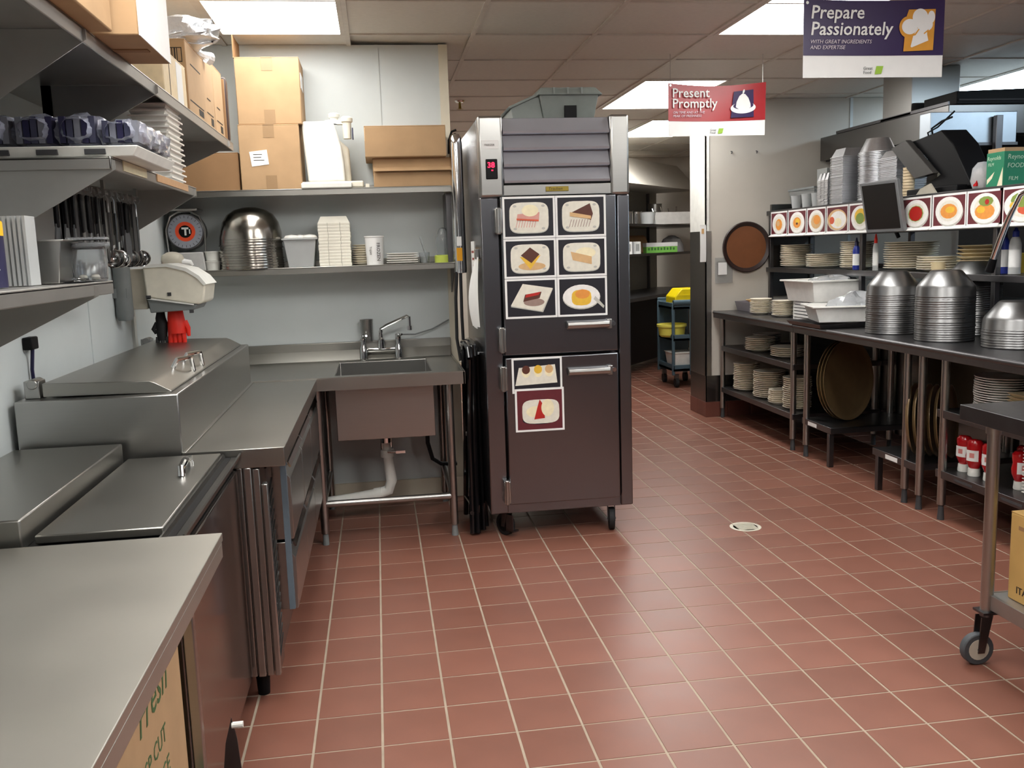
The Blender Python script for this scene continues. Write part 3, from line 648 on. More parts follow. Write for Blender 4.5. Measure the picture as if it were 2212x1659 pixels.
# hanging utensils under the middle shelf
rail = thing('utensil_rail', 'steel hook rail under the middle left shelf holding ladles and spoons', 'rail', (-.84, 3.1, 1.66))
MB().cyl((-.84, 2.62, 1.672), (-.84, 3.55, 1.672), .006, n=10).build('rod', STEEL, rail)
for y in (2.66, 3.1, 3.5): MB().box(-.845, -.835, y-.01, y+.01, 1.672, 1.709).build('hanger', STEEL, rail)
def utensil(kind):
    t = thing(kind, kind, 'utensil', (0, 0, 0), 0, 'utensils hanging under the middle left shelf')
    hm = BLACK if kind in ('serving_spoon', 'spatula', 'tongs') else STEEL
    MB().tube([(.012, 0, -.012), (.010, 0, .008), (-.004, 0, .010), (-.008, 0, -.004), (0, 0, -.02), (0, 0, -.10)], .0035, 8).build('hook', STEEL, t, True)
    if kind == 'ladle':
        MB().tube([(0, 0, -.06), (0, 0, -.20)], [.006, .004], 8).build('handle', STEELD, t, True)
        MB().lathe([(.0, -.022), (.016, -.019), (.028, -.010), (.032, 0), (.030, 0), (.026, -.009), (.014, -.017), (.0, -.019)], (0, 0, 0), 18).build('ladle_bowl', CHROME, t, True).matrix_local = Matrix.Translation((.004, -.01, -.205)) @ Matrix.Rotation(R(65), 4, 'X')
    elif kind == 'serving_spoon':
        MB().box(-.004, .004, -.009, .009, -.13, -.02).build('handle', BLACK, t, True, bevel=.003)
        MB().lathe([(.0, -.012), (.014, -.009), (.022, 0), (.020, 0), (.012, -.007), (.0, -.010)], (0, 0, 0), 16, .5, 1).build('spoon_bowl', STEEL, t, True).matrix_local = Matrix.Translation((0, 0, -.19)) @ Matrix.Rotation(PI/2, 4, 'Y') @ Matrix.Scale(2.4, 4, (1, 0, 0))
        MB().tube([(0, 0, -.12), (0, 0, -.17)], .004, 8).build('neck', STEEL, t, True)
    elif kind == 'spatula':
        MB().box(-.005, .005, -.010, .010, -.12, -.02).build('handle', BLACK, t, True, bevel=.003)
        MB().prism([(-.012, -.11), (.012, -.11), (.026, -.15), (.026, -.20), (.018, -.215), (-.018, -.215), (-.026, -.20), (-.026, -.15)], 'x', -.002, .002).build('blade', flat('dark_grey_nylon', 74, 76, 78), t, True)
    else:
        MB().prism([(-.012, -.02), (.012, -.02), (.016, -.2), (.006, -.215), (-.006, -.215), (-.016, -.2)], 'x', -.009, -.005).prism([(-.012, -.02), (.012, -.02), (.016, -.2), (.006, -.215), (-.006, -.215), (-.016, -.2)], 'x', .005, .009).build('arm', flat('black_steel', 44, 44, 46, .3), t, True)
    return t
protos = {}
seq = ['spatula', 'spatula', 'serving_spoon', 'spatula', 'tongs', 'serving_spoon', 'tongs', 'serving_spoon', 'spatula', 'tongs', 'serving_spoon', 'tongs', 'serving_spoon', 'ladle', 'serving_spoon', 'ladle', 'serving_spoon', 'tongs', 'serving_spoon', 'spatula', 'ladle', 'tongs', 'ladle', 'ladle', 'ladle']
cnt = {}
ordn = ['first', 'second', 'third', 'fourth', 'fifth', 'sixth', 'seventh', 'eighth', 'ninth']
for k, kd in enumerate(seq):
    if kd in protos: t = copy_tree(protos[kd])
    else: t = protos[kd] = utensil(kd)
    cnt[kd] = cnt.get(kd, 0)+1
    t['label'] = {'spatula': 'grey bladed black handled spatula', 'serving_spoon': 'black handled steel serving spoon', 'tongs': 'dark steel tongs', 'ladle': 'round bowled steel ladle'}[kd] + ', ' + ordn[cnt[kd]-1] + ' from the near end of the hanging utensil rail'
    t.location = (-.84+.012*(k % 2), 2.64+k*.0345, 1.668); t.rotation_euler = (random.uniform(-.05, .05), 0, random.uniform(-.3, .3)+(.2 if kd == 'ladle' else 0))

# low shelf items
def cup_prof(r0, r1, h_, t_=.002): return [(.0, 0), (r0, 0), (r1, h_), (r1+.004, h_), (r1+.004, h_-.004), (r1, h_-.006)]
t = thing('salt_canister', 'navy canister with a yellow band at the left edge, lowest left shelf', 'canister', (-.797, 2.02, 1.407))
MB().lathe([(.0, 0), (.045, 0), (.045, .118), (.0, .118)]).build('body', NAVY, t, True)
MB().lathe([(.0455, .105), (.0455, .132), (.044, .135), (.0, .136)]).build('yellow_band', mat('amber_band', rgb(236, 180, 30), .5), t, True)
MB().cyl((0, 0, .135), (0, 0, .146), .03, n=16).build('spout', WHITEP, t, True)
text_mesh('SALT', .026, WHITEP, t, 'lettering', tm(-.005, -.0462, .02))
MB().lathe([(.0, -.001), (.018, 0), (.0, .001)], n=16).build('emblem', WHITEP, t, True).matrix_local = Matrix.Translation((.012, -.045, .07)) @ Matrix.Rotation(R(80), 4, 'X')
cm = MB().lathe([(.047, 0), (.0475, .15), (.050, .152), (.0505, .146)], (0,0,0), 24).mesh('cup', CLEAR)
cupm = MB().prism([(-.006, 0), (.0, -.03), (.006, -.03), (.006, .03), (.0, .03), (-.006, .03)], 'z', 0, .15).mesh('ribbed_container', FROST)
for k in range(6):
    o = tag(place(cupm, 'container_lid'), 'clear ribbed container lid, ' + ordn[k] + ' from the left, lowest left shelf', 'container lid', 'clear ribbed lids standing in a row on the lowest left shelf')
    o.location = (-.800+k*.0100, 2.16, 1.407)
t = thing('steel_pan', 'deep stainless pan behind the clear jar on the lowest left shelf', 'pan', (-.78, 2.3, 1.407))
MB().tray((-.07, .055, -.05, .055), (-.08, .07, -.06, .07), 0, .098, .003).box(-.088, .078, -.068, .078, .096, .100).build('pan', STEEL, t, True, bevel=.003)
t = thing('clear_jar', 'clear round plastic jar with a banded rim at the end of the lowest left shelf', 'jar', (-.685, 2.355, 1.4085))
MB().lathe([(.0, .001), (.036, .001), (.039, .006), (.041, .075), (.046, .08), (.046, .088), (.042, .09), (.039, .085), (.037, .008), (.0, .005)]).build('jar_body', CLEAR, t, True)
MB().lathe([(.044, .082), (.049, .082), (.049, .092), (.044, .092), (.044, .082)]).lathe([(.044, .098), (.048, .098), (.048, .104), (.044, .104), (.044, .098)]).build('jar_rim', CLEAR, t, True)
for dx, dy in ((-.015, -.01), (.014, -.012)): MB().lathe([(.0, .004), (.009, .006), (.011, .011), (.008, .016), (.0, .018)], (dx, dy, 0), 12).build('cream_packet', PLATE, t, True)
t = tag(MB().box(-.76, -.66, 2.29, 2.40, 1.4055, 1.4075).build('dark_mat', BLACK), 'thin black mat under the clear jar on the lowest left shelf', 'mat')

# wall outlet and cord on left wall
t = thing('power_cord', 'black plug and cord hanging on the left wall below the lowest shelf', 'cord', (WX, 3.1, 1.2))
MB().box(WX+.001, WX+.03, 3.07, 3.13, 1.185, 1.225).build('plug', BLACK, t, bevel=.004)
MB().tube([(WX+.02, 3.10, 1.19), (WX+.012, 3.10, 1.12), (WX+.012, 3.105, 1.03), (WX+.012, 3.11, .93)], .006, 8).build('cable', NAVY, t)

# towel dispenser and gloves on the left wall
t = thing('towel_dispenser', 'ivory curved dispenser unit jutting from the left wall above the prep table', 'dispenser', (-.95, 4.25, 1.3))
MB().prism([(-1.0, 1.43), (-.90, 1.432), (-.82, 1.41), (-.77, 1.375), (-.744, 1.34), (-.756, 1.27), (-.775, 1.258), (-.995, 1.298)], 'y', 4.17, 4.42).build('housing', IVORY, t, bevel=.008, seg=3)
MB().prism([(-1.0, 1.437), (-.90, 1.440), (-.815, 1.417), (-.765, 1.382), (-.738, 1.345), (-.75, 1.34), (-.775, 1.372), (-.822, 1.404), (-.90, 1.426), (-1.0, 1.424)], 'y', 4.16, 4.43).build('curved_cover', WHITE, t)
MB().prism([(-.995, 1.297), (-.785, 1.258), (-.80, 1.235), (-.985, 1.228)], 'y', 4.18, 4.41).build('lower_housing', GREYP, t, bevel=.004)
MB().box(-.905, -.890, 4.165, 4.172, 1.30, 1.315).box(-.995, -.975, 4.165, 4.172, 1.29, 1.305).box(-.82, -.805, 4.17, 4.19, 1.222, 1.236).build('latch', DARKWALL, t, smooth=False)
MB().prism([(-.99, 1.296), (-.80, 1.262), (-.80, 1.256), (-.99, 1.289)], 'y', 4.165, 4.18).build('trim_line', WHITE, t, smooth=False)
MB().box(-1.075, -.998, 4.2, 4.4, 1.245, 1.42).build('mount_plate', BEIGEP, t, bevel=.004)
t2 = thing('wall_tube', 'tall grey wall tube with rounded bottom beside the ivory dispenser', 'dispenser', (-1.095, 4.26, 1.2))
MB().lathe([(.0, 1.20), (.028, 1.203), (.036, 1.22), (.036, 1.50), (.0, 1.50)], (-1.083, 4.15, 0), 20).build('tube', GREYP, t2)
MB().box(WX, -1.06, 4.12, 4.18, 1.30, 1.34).build('wall_clip', GREYP, t2)
g = thing('rubber_glove', 'bright red rubber glove hanging fingers down from the ivory dispenser', 'glove', (-.905, 4.28, 1.235))
MB().tube([(-.90, 4.27, 1.235), (-.90, 4.27, 1.20), (-.897, 4.265, 1.165), (-.897, 4.265, 1.13)], [.032, .036, .04, .040], 14).build('cuff', RED, g)
for k, (dx, L_) in enumerate(((-.03, .075), (-.012, .092), (.008, .086), (.026, .068))):
    MB().tube([(-.897+dx*.9, 4.265, 1.14), (-.897+dx, 4.262, 1.11), (-.897+dx*1.05, 4.258, 1.14-L_*.75), (-.897+dx*1.1, 4.258, 1.14-L_*.98)], [.014, .012, .011, .006], 10).build('finger', RED, g)
MB().tube([(-.865, 4.265, 1.18), (-.85, 4.26, 1.15), (-.848, 4.26, 1.115)], [.015, .012, .007], 10).build('thumb', RED, g)
g = thing('black_glove', 'black glove bunched beside the red glove below the ivory dispenser', 'glove', (-.965, 4.28, 1.235))
MB().tube([(-.965, 4.28, 1.235), (-.968, 4.28, 1.20), (-.962, 4.275, 1.17), (-.965, 4.27, 1.135), (-.965, 4.27, 1.10)], [.016, .022, .026, .024, .02], 12).build('palm', RUBBER, g)
for dx in (-.018, 0, .018): MB().tube([(-.965+dx, 4.27, 1.115), (-.965+dx*1.2, 4.268, 1.09), (-.965+dx*1.2, 4.268, 1.084)], [.010, .009, .006], 8).build('finger', DARKWALL, g)
MB().tube([(-.985, 4.275, 1.18), (-1.0, 4.27, 1.15), (-.99, 4.27, 1.13)], [.008, .01, .006], 8).build('thumb', RUBBER, g)

# ------------------------------------------------------------------ back wall shelves
def back_shelf(label, z, x0, x1, y0=5.03):
    t = thing('storage_shelf', label, 'shelf', ((x0+x1)/2, BY, z-.03))
    MB().box(x0, x1, y0, BY, z-.006, z).box(x0, x1, y0, y0+.006, z-.032, z+.002).box(x1-.006, x1, y0, BY, z-.032, z).box(x0, x1, BY-.006, BY, z, z+.035).build('shelf_board', STEELH, t, bevel=.002)
    for x in ((x1-.03,) if z < 1.6 else ()):
        MB().prism([(y0+.01, z-.03), (BY, z-.18), (BY, z-.007), (y0+.01, z-.007)], 'x', x-.002, x+.002).build('bracket', STEELG, t, smooth=False)
    return t
bs2 = back_shelf('upper stainless shelf on the back wall holding cartons and the ivory slicer', 1.803, WX, .445)
bs1 = back_shelf('lower stainless shelf on the back wall above the sink, with bowls and plates', 1.392, WX, .455)
MB().box(.395, .44, 5.10, 5.34, 1.395, 1.77).build('end_support', STEELG, bs1, smooth=False)
Z2, Z1 = 1.8035, 1.3925
carton('cardboard_box', 'long low brown carton at the left end of the upper back shelf', -1.02, -.685, 5.06, 5.33, Z2, 2.0, CARDD, 'cartons on the upper back shelf', tape=False)
b1 = carton('cardboard_box', 'square brown carton with a white label, under another on the upper back shelf', -.675, -.365, 5.035, 5.335, Z2, 2.137, CARD, 'cartons on the upper back shelf')
lb = MB().prism([(-.105, .195), (-.015, .205), (-.008, .13), (-.095, .12)], 'y', -.1525, -.150).build('shipping_label', WHITEP, b1, True, smooth=False)
MB().box(-.085, -.03, -.1532, -.1526, .15, .153).box(-.085, -.045, -.1532, -.1526, .165, .168).box(-.085, -.04, -.1532, -.1526, .18, .183).build('printed_lines', INK, lb, True, smooth=False)
b2 = carton('cardboard_box', 'tall brown carton with raised flap, topmost on the upper back shelf stack', -.670, -.345, 5.04, 5.335, 2.1375, 2.475, CARD, 'cartons on the upper back shelf')
MB().prism([(-.150, .335), (-.147, .335), (.07, .44), (.06, .45)], 'x', -.166, -.162).box(-.1665, -.1625, -.14, .10, .335, .45).build('raised_flap', CARDD, b2, True, smooth=False)
MB().box(.1625, .1645, -.09, .06, .19, .27).build('shipping_label', WHITEP, b2, True, smooth=False)
c1 = carton('cardboard_box', 'lowest of three flat brown cartons at the right end of the upper back shelf', .01, .425, 5.04, 5.33, Z2, 1.884, CARD, 'flat cartons at the right of the upper back shelf', tape=False)
c2 = carton('cardboard_box', 'middle thin flat brown carton of the three at the right of the upper back shelf', .008, .425, 5.05, 5.33, 1.8845, 1.955, CARD, 'flat cartons at the right of the upper back shelf', tape=False)
MB().prism([(-.146, .07), (-.145, .02), (-.175, .0), (-.176, .004), (-.150, .024)], 'x', -.205, .205).build('front_flap', CARD, c2, True, smooth=False)
c3 = carton('cardboard_box', 'topmost and thickest flat brown carton at the right of the upper back shelf', -.028, .400, 5.00, 5.33, 1.9555, 2.118, CARD, 'flat cartons at the right of the upper back shelf', tape=False)
MB().box(-.214, .214, -.1665, -.1645, .005, .085).build('front_flap', CARD, c3, True, smooth=False)

sl = thing('food_slicer', 'ivory countertop slicer between the stacked cartons on the upper back shelf', 'slicer', (-.21, 5.18, Z2))
MB().box(-.372, -.045, 5.05, 5.30, Z2+.004, Z2+.038).build('base', IVORY, sl, bevel=.008, seg=3)
MB().box(-.37, -.105, 5.015, 5.10, Z2, Z2+.030).build('front_tray', WHITE, sl, bevel=.006)
MB().prism([(-.333, Z2+.038), (-.345, Z2+.20), (-.352, Z2+.33), (-.345, Z2+.352), (-.19, Z2+.352), (-.172, Z2+.30), (-.152, Z2+.22), (-.142, Z2+.13), (-.140, Z2+.038)], 'y', 5.07, 5.16).build('food_plate', WHITE, sl, bevel=.010, seg=3)
MB().prism([(-.18, Z2+.038), (-.11, Z2+.038), (-.115, Z2+.22), (-.18, Z2+.28)], 'y', 5.16, 5.27).build('motor_housing', IVORY, sl, bevel=.012, seg=3)
MB().lathe([(.0, 0), (.022, 0), (.022, .03), (.03, .035), (.032, .05), (.02, .058), (.0, .06)], (-.185, 5.15, Z2+.345), 18).box(-.23, -.17, 5.13, 5.17, Z2+.345, Z2+.365).build('knob', WHITE, sl)
MB().lathe([(.0, 0), (.022, .002), (.024, .085), (.032, .09), (.033, .108), (.022, .118), (.0, .12)], (-.118, 5.12, Z2+.262), 20).box(-.17, -.11, 5.11, 5.15, Z2+.34, Z2+.362).build('pusher_handle', IVORY, sl)
MB().box(-.092, -.086, 5.10, 5.14, Z2+.26, Z2+.32).build('blue_switch', NAVY, sl, bevel=.002)
MB().box(-.035, -.015, 5.06, 5.09, Z2, Z2+.022).build('foot', IVORY, sl)

# kitchen scale
sc = thing('dial_scale', 'dial kitchen scale with an orange ring on the left end of the lower back shelf', 'scale', (-1.0, 5.2, Z1))
MB().prism([(-1.085, Z1), (-.905, Z1), (-.915, Z1+.10), (-1.07, Z1+.10)], 'y', 5.13, 5.30).build('base', FROST if False else flat('scale_grey', 186, 186, 184), sc, bevel=.006)
MB().cyl((-1.0, 5.155, Z1+.21), (-1.0, 5.25, Z1+.21), .098, n=36).build('dial_housing', STEELG, sc, bevel=.006)
dl = MB().cyl((-1.0, 5.150, Z1+.21), (-1.0, 5.156, Z1+.21), .088, n=36).build('dial_face', flat('dial_grey', 150, 154, 164), sc)
MB().cyl((-1.0, 5.1490, Z1+.21), (-1.0, 5.151, Z1+.21), .052, n=30).build('dial_ring', ORANGE, dl)
dc = MB().cyl((-1.0, 5.1478, Z1+.21), (-1.0, 5.1495, Z1+.21), .033, n=24).build('dial_centre', BLACK, dl)
MB().box(-1.018, -.982, 5.1468, 5.148, Z1+.222, Z1+.232).box(-1.004, -.994, 5.1468, 5.148, Z1+.19, Z1+.224).box(-.98, -.974, 5.1468, 5.148, Z1+.198, Z1+.222).build('pointer_print', WHITEP, dc, smooth=False)
tk = MB()
for k in range(24):
    a = 2*PI*k/24
    tk.tr(Matrix.Translation((-1.0, 5.1492, Z1+.21)) @ Matrix.Rotation(a, 4, 'Y')).box(-.001, .001, -.0006, .0006, .072, .084)
tk.build('dial_ticks', INK, dl, smooth=False)
MB().cyl((-1.0, 5.2, Z1+.30), (-1.0, 5.2, Z1+.325), .025, n=16).build('neck', BLACK, sc)
MB().box(-1.085, -.925, 5.12, 5.29, Z1+.318, Z1+.332).build('weighing_plate', STEEL, sc, bevel=.005)
MB().tube([(-1.095, 5.16, Z1+.10), (-1.10, 5.16, Z1+.22), (-1.075, 5.16, Z1+.29), (-1.03, 5.16, Z1+.315), (-.97, 5.16, Z1+.315), (-.925, 5.16, Z1+.29), (-.90, 5.16, Z1+.22), (-.905, 5.16, Z1+.10)], .005, 8).build('guard_wire', STEEL, sc)
o = thing('kitchen_gadget', 'small beige domed gadget with an orange base in front of the dial scale', 'gadget', (-1.065, 5.09, Z1))
MB().box(-.055, .04, -.025, .03, 0, .045).build('orange_base', ORANGE, o, True, bevel=.004)
MB().lathe([(.045, 0), (.05, .02), (.042, .045), (.02, .06), (.0, .063)], (0, 0, .043), 20, 1.25, .7).build('dome', BEIGEP, o, True)
MB().tube([(.05, 0, .05), (.09, 0, .045), (.10, 0, .03)], [.02, .015, .008], 10).build('paper_end', WHITEP, o, True)
tubm = MB().lathe([(.0, 0), (.034, 0), (.04, .045), (.043, .045), (.043, .050), (.0, .051)], (0,0,0), 20).mesh('plastic_tub', WHITE)
for k in range(2):
    o = tag(place(tubm, 'plastic_tub'), ['lower', 'upper'][k] + ' small white tub of two stacked between the scale and the steel bowls', 'tub', 'small white tubs on the lower back shelf')
    o.location = (-.873, 5.17, Z1+.0515*k)
# steel mixing bowls upside down
bm_ = MB().lathe([(.168, 0), (.168, .004), (.164, .006), (.160, .05), (.148, .098), (.122, .138), (.085, .163), (.04, .176), (.0, .178)], (0,0,0), 40).mesh('mixing_bowl', mat('bowl_steel', rgb(168, 163, 155), 0.2, 1.0, .04, 30, rvar=.05))
for k in range(12):
    o = tag(place(bm_, 'mixing_bowl'), level(k, 12, 'upside-down steel mixing bowl', 'lower back shelf'), 'bowl', 'steel mixing bowls on the lower back shelf')
    o.location = (-.665+random.uniform(-.003, .003), 5.17, Z1+k*.0138); o.rotation_euler = (random.uniform(-.01, .01), random.uniform(-.012, .012), k)
o = thing('square_pan', 'square clear-sided container with white items heaped in its rim, right of the bowls', 'container', (-.402, 5.17, Z1))
MB().tray((-.066, .066, -.066, .066), (-.085, .085, -.085, .085), .0, .15, .004).box(-.095, .095, -.095, -.084, .148, .156).box(-.095, .095, .084, .095, .148, .156).box(-.095, -.084, -.084, .084, .148, .156).box(.084, .095, -.084, .084, .148, .156).build('body', FROST, o, True, bevel=.004)
for x, y, r_ in ((-.045, -.03, .042), (.0, -.02, .036), (.05, -.03, .042), (.02, .04, .04)): MB().lathe([(r_*.9, 0), (r_, .012), (r_*.8, .024), (.0, .03)], (x, y, .148), 16).build('white_cup', PLATEW, o, True)
tpm = MB().frus((-.085, .085, -.075, .075), (-.086, .086, -.076, .076), 0, .012).frus((-.086, .086, -.076, .076), (-.068, .068, -.06, .06), .012, .05).mesh('foam_container', mat('foam_white', rgb(226, 222, 208), .5, rand=.04))
rbm = MB().box(-.0015, .0015, -.0775, -.076, 0, .013).mesh
for k in range(14):
    o = tag(place(tpm, 'foam_container'), level(k, 14, 'ivory foam container', 'ribbed stack above the sink'), 'container', 'ivory foam containers above the sink')
    o.location = (-.218+random.uniform(-.002, .002), 5.18, Z1+k*.0168); 
    MB().box(-.0345, -.0325, -.0775, -.0755, .0005, .0165).box(.0325, .0345, -.0775, -.0755, .0005, .0165).build('seam', flat('foam_shadow_line', 150, 146, 134), o, True, smooth=False)
def plate_mesh(name, r, h_, m, n=28): return MB().lathe([(.0, 0), (r*.58, 0), (r*.62, .003), (r, h_-.003), (r, h_), (r*.97, h_), (r*.6, .006), (.0, .006)], (0,0,0), n).mesh(name, m)
def plates(me, n, x, y, z, pitch, where, group, kind='plate', cat=None, jit=.003, tilt=0.0):
    for k in range(n):
        o = place(me, kind)
        col = {'cream_china': 'cream', 'white_china': 'white', 'sand_melamine': 'sand coloured'}.get(me.materials[0].name, '')
        lab = level(k, n, col + ' ' + kind.replace('_', ' '), where)
        tag(o, lab, cat or kind.split('_')[-1], group)
        o.location = (x+random.uniform(-jit, jit), y+random.uniform(-jit, jit), z+k*pitch); o.rotation_euler = (0, tilt, random.uniform(0, 6))
PM = {}
def pmesh(r, h_, m):
    key = (r, h_, m.name)
    if key not in PM: PM[key] = plate_mesh('plate', r, h_, m)
    return PM[key]
plates(pmesh(.055, .014, PLATE), 9, -.075, 5.24, Z1, .0125, 'small stack left of the carton cup', 'small cream plates above the sink', 'bowl')
o = thing('carton_cup', 'tall white printed carton cup at the front of the lower back shelf', 'cup', (-.006, 5.10, Z1))
MB().lathe([(.0, 0), (.044, 0), (.051, .148), (.054, .150), (.054, .156), (.0, .157)], (0,0,0), 28).build('cup', WHITEP, o, True)
text_mesh('FROZEN', .026, INK, o, 'lettering', Matrix.Translation((.012, -.0515, .12)) @ XZ @ Matrix.Rotation(-PI/2, 4, 'Z'))
text_mesh('Yogurt', .016, INK, o, 'lettering', Matrix.Translation((-.025, -.0475, .10)) @ XZ @ Matrix.Rotation(-PI/2, 4, 'Z'))
sqm = MB().frus((-.06, .06, -.06, .06), (-.085, .085, -.085, .085), 0, .009).frus((-.085, .085, -.085, .085), (-.085, .085, -.085, .085), .009, .012).mesh('plate', PLATEW)
for k in range(5):
    o = tag(place(sqm, 'square_plate'), level(k, 5, 'white square plate', 'short stack above the faucet'), 'plate', 'white square plates above the faucet')
    o.location = (.142, 5.18, Z1+k*.0122)
o = thing('glass_decanter', 'clear glass decanter upside down on a lime lid, right end of the lower back shelf', 'bottle', (.375, 5.18, Z1))
MB().lathe([(.0, 0), (.05, 0), (.052, .038), (.046, .042), (.0, .042)], (0,0,0), 24).build('lime_lid', LIME, o, True)
MB().lathe([(.040, .042), (.042, .10), (.040, .14), (.028, .175), (.018, .19), (.0, .195), (.016, .186), (.036, .138), (.038, .10), (.036, .044)], (0,0,0), 24).build('glass_body', CLEAR, o, True)
o = thing('plastic_cup', 'clear plastic cup with a leaning clear rod near the decanter', 'cup', (.268, 5.19, Z1))
MB().lathe([(.0, 0), (.026, 0), (.03, .06), (.028, .06), (.024, .003), (.0, .003)], (0,0,0), 20).build('cup', CLEAR, o, True)
MB().tube([(.02, 0, .01), (-.02, 0, .15)], .006, 8).build('rod', CLEAR, o, True)

# ------------------------------------------------------------------ cartons on the top left shelf
ZS = 2.0005
a = carton('cardboard_box', 'brown carton with barcode print, large, fourth along the top left shelf', -1.0, -.665, 3.70, 4.06, ZS, 2.27, CARD, 'cartons on the top left shelf', tape=False)
m_ = MB().box(.07, .155, -.1815, -.1805, .185, .188).box(.07, .155, -.1815, -.1805, .235, .238).box(.07, .073, -.1815, -.1805, .185, .238).box(.152, .155, -.1815, -.1805, .185, .238)
for k in range(7): m_.box(.082+k*.009, .085+k*.009+.002*(k % 2), -.1815, -.1805, .188, .235)
m_.build('barcode', INK, a, True, smooth=False)
MB().box(.1672, .1682, -.15, .13, .05, .055).box(.1672, .1682, -.1, .1, .19, .195).box(.1672, .1682, .02, .12, .02, .045).build('printed_lines', INK, a, True, smooth=False)
for k, (y0, y1, zt, lab) in enumerate(((4.065, 4.30, 2.30, 'brown carton behind the barcode carton on the top left shelf'), (4.305, 4.55, 2.30, 'brown carton last but one at the far end of the top left shelf'))):
    c = carton('cardboard_box', lab, -1.0, -.668, y0, y1, ZS, zt, CARD, 'cartons on the top left shelf', tape=False)
    MB().box(.1662, .1672, -.08, .07, .06, .064).box(.1662, .1672, -.06, .02, .12, .124).box(.1662, .1672, .01, .07, .02, .05).build('printed_lines', INK, c, True, smooth=False)
tag(MB().box(-.98, -.67, 4.556, 4.566, ZS, 2.30).build('cardboard_sheet', CARD, bevel=.002), 'thin upright cardboard sheet near the far end of the top left shelf', 'cardboard sheet')
tag(MB().box(-.99, -.66, 4.57, 4.578, ZS, 2.28).build('cardboard_sheet', CARDD, bevel=.002), 'darker upright cardboard sheet next to the black tray on the top left shelf', 'cardboard sheet')
tag(MB().prism([(4.59, ZS), (4.64, ZS), (4.655, ZS+.28), (4.60, ZS+.30)], 'x', -1.0, -.655).build('dark_tray', mat('dark_tray', rgb(60, 44, 40), .4), bevel=.012), 'dark brown tray standing upright at the far end of the top left shelf', 'tray')
c = carton('cardboard_box', 'cream carton low between the overhanging boxes and the barcode carton, top left shelf', -1.0, -.668, 3.30, 3.68, ZS, 2.16, flat('cream_card', 226, 206, 168), 'cartons on the top left shelf', tape=False)
MB().box(.165, .167, -.10, -.095, .0, .15).build('seam_line', INK, c, True, smooth=False)
MB().box(.165, .167, .02, .12, .0, .15).build('white_label', WHITEP, c, True, smooth=False)
c = carton('cardboard_box', 'white-sided brown carton overhanging the front of the top left shelf', -.98, -.545, 2.45, 2.80, ZS, 2.33, CARD, 'cartons on the top left shelf', flaps=False, tape=False)
MB().box(.2165, .2185, -.175, .175, .0, .33).build('white_side', WHITEP, c, True, smooth=False)
MB().box(-.21, .20, -.02, .01, -.003, .0005).build('bottom_gap', CARDD, c, True, smooth=False)
c = carton('cardboard_box', 'nearest brown carton with teal print at the top edge, top left shelf', -1.0, -.60, 1.95, 2.42, ZS, 2.35, CARD, 'cartons on the top left shelf', flaps=False, tape=False)
MB().box(.1995, .2012, .03, .20, .08, .26).build('printed_panel', flat('teal_print', 110, 130, 116), c, True, smooth=False)
MB().box(.2008, .2018, .04, .19, .09, .25).build('printed_panel_inner', CARD, c, True, smooth=False)
c = thing('plastic_bag', 'crumpled clear plastic bag lying on the barcode carton, top left shelf', 'bag', (-.8, 3.9, 2.272))
random.seed(11)
def bag(u, v):
    a_ = u*2*PI; r_ = .02+.17*math.sin(min(1, v*1.02)*PI)**.8
    wob = 1+.16*math.sin(5*a_+9*v)+.1*math.sin(11*a_-13*v)
    return (-.80+math.cos(a_)*r_*.9*wob+.10*v, 3.86+.27*(v-.35)+.02*math.sin(17*v), 2.285+max(-.010, (.06+math.sin(a_)*.055*wob)*math.sin(v*PI)**.7))
MB().grid(bag, 26, 16).build('film', CLEARW, c)
MB().tube([(-.70, 4.02, 2.29), (-.67, 4.08, 2.285), (-.64, 4.12, 2.28)], [.03, .018, .026], 10).build('twisted_end', CLEARW, c)

# ------------------------------------------------------------------ hanging banners
def banner(label, cx, cy, z0, wdt, hgt, bandh, m, lines_, sub, flip, wave):
    t = thing('banner', label, 'banner', (cx, cy, z0))
    f = lambda u, v: (wdt*(u-.5), wave*math.sin(u*PI*1.5)*(v), hgt*v - (.018 if wave > .012 else .004)*math.sin(u*PI)*v)
    MB().grid(lambda u, v: f(u, v), 16, 8).build('sheet', WHITEP, t, True)
    MB().grid(lambda u, v: tuple(Vector(f(u, bandh+(1-bandh)*v))+Vector((0, -.0015, 0))), 16, 8).build('colour_field', m, t, True)
    def P(x, z): 
        u = x/wdt+.5; return f(u, z/hgt)[1]
    y = -.004 if wave < .01 else -.009
    for body, size, x, z, sh in lines_: text_mesh(body, size, WHITEP, t, 'lettering', tm(x, y, z), sh, bold=.0008)
    for body, size, x, z in sub: text_mesh(body, size, flat('soft_lilac', 206, 196, 206), t, 'small_lettering', tm(x, y, z), .2)
    lg = MB().prism([(.005, .012), (.034, .014), (.042, .044), (.012, .044)], 'y', -.004, -.003).build('logo_square', LOGO, t, True, smooth=False)
    text_mesh('Great', .017, GREYP, t, 'logo_lettering', tm(-.045, -.0035, .030)); text_mesh('Food', .017, GREYP, t, 'logo_lettering', tm(-.045, -.0035, .014))
    for x in (-wdt/2+.015, wdt/2-.015):
        MB().tube([(x, 0, hgt-.01), (x, .0, CZ-z0)], .0012, 6).cyl((x, -.003, hgt-.014), (x, .003, hgt-.014), .006, n=10).build('hanging_wire', STEEL, t, True)
    return t
b = banner('purple hanging banner reading Prepare Passionately with a chef hat emblem', 2.035, 3.6, 2.095, .605, .302, .285, PURPLE,
    [('Prepare', .072, -.275, .228, .12), ('Passionately', .072, -.275, .165, .12)], [('WITH GREAT INGREDIENTS', .021, -.275, .132), ('AND EXPERTISE', .021, -.275, .110)], False, .004)
yb = -.007
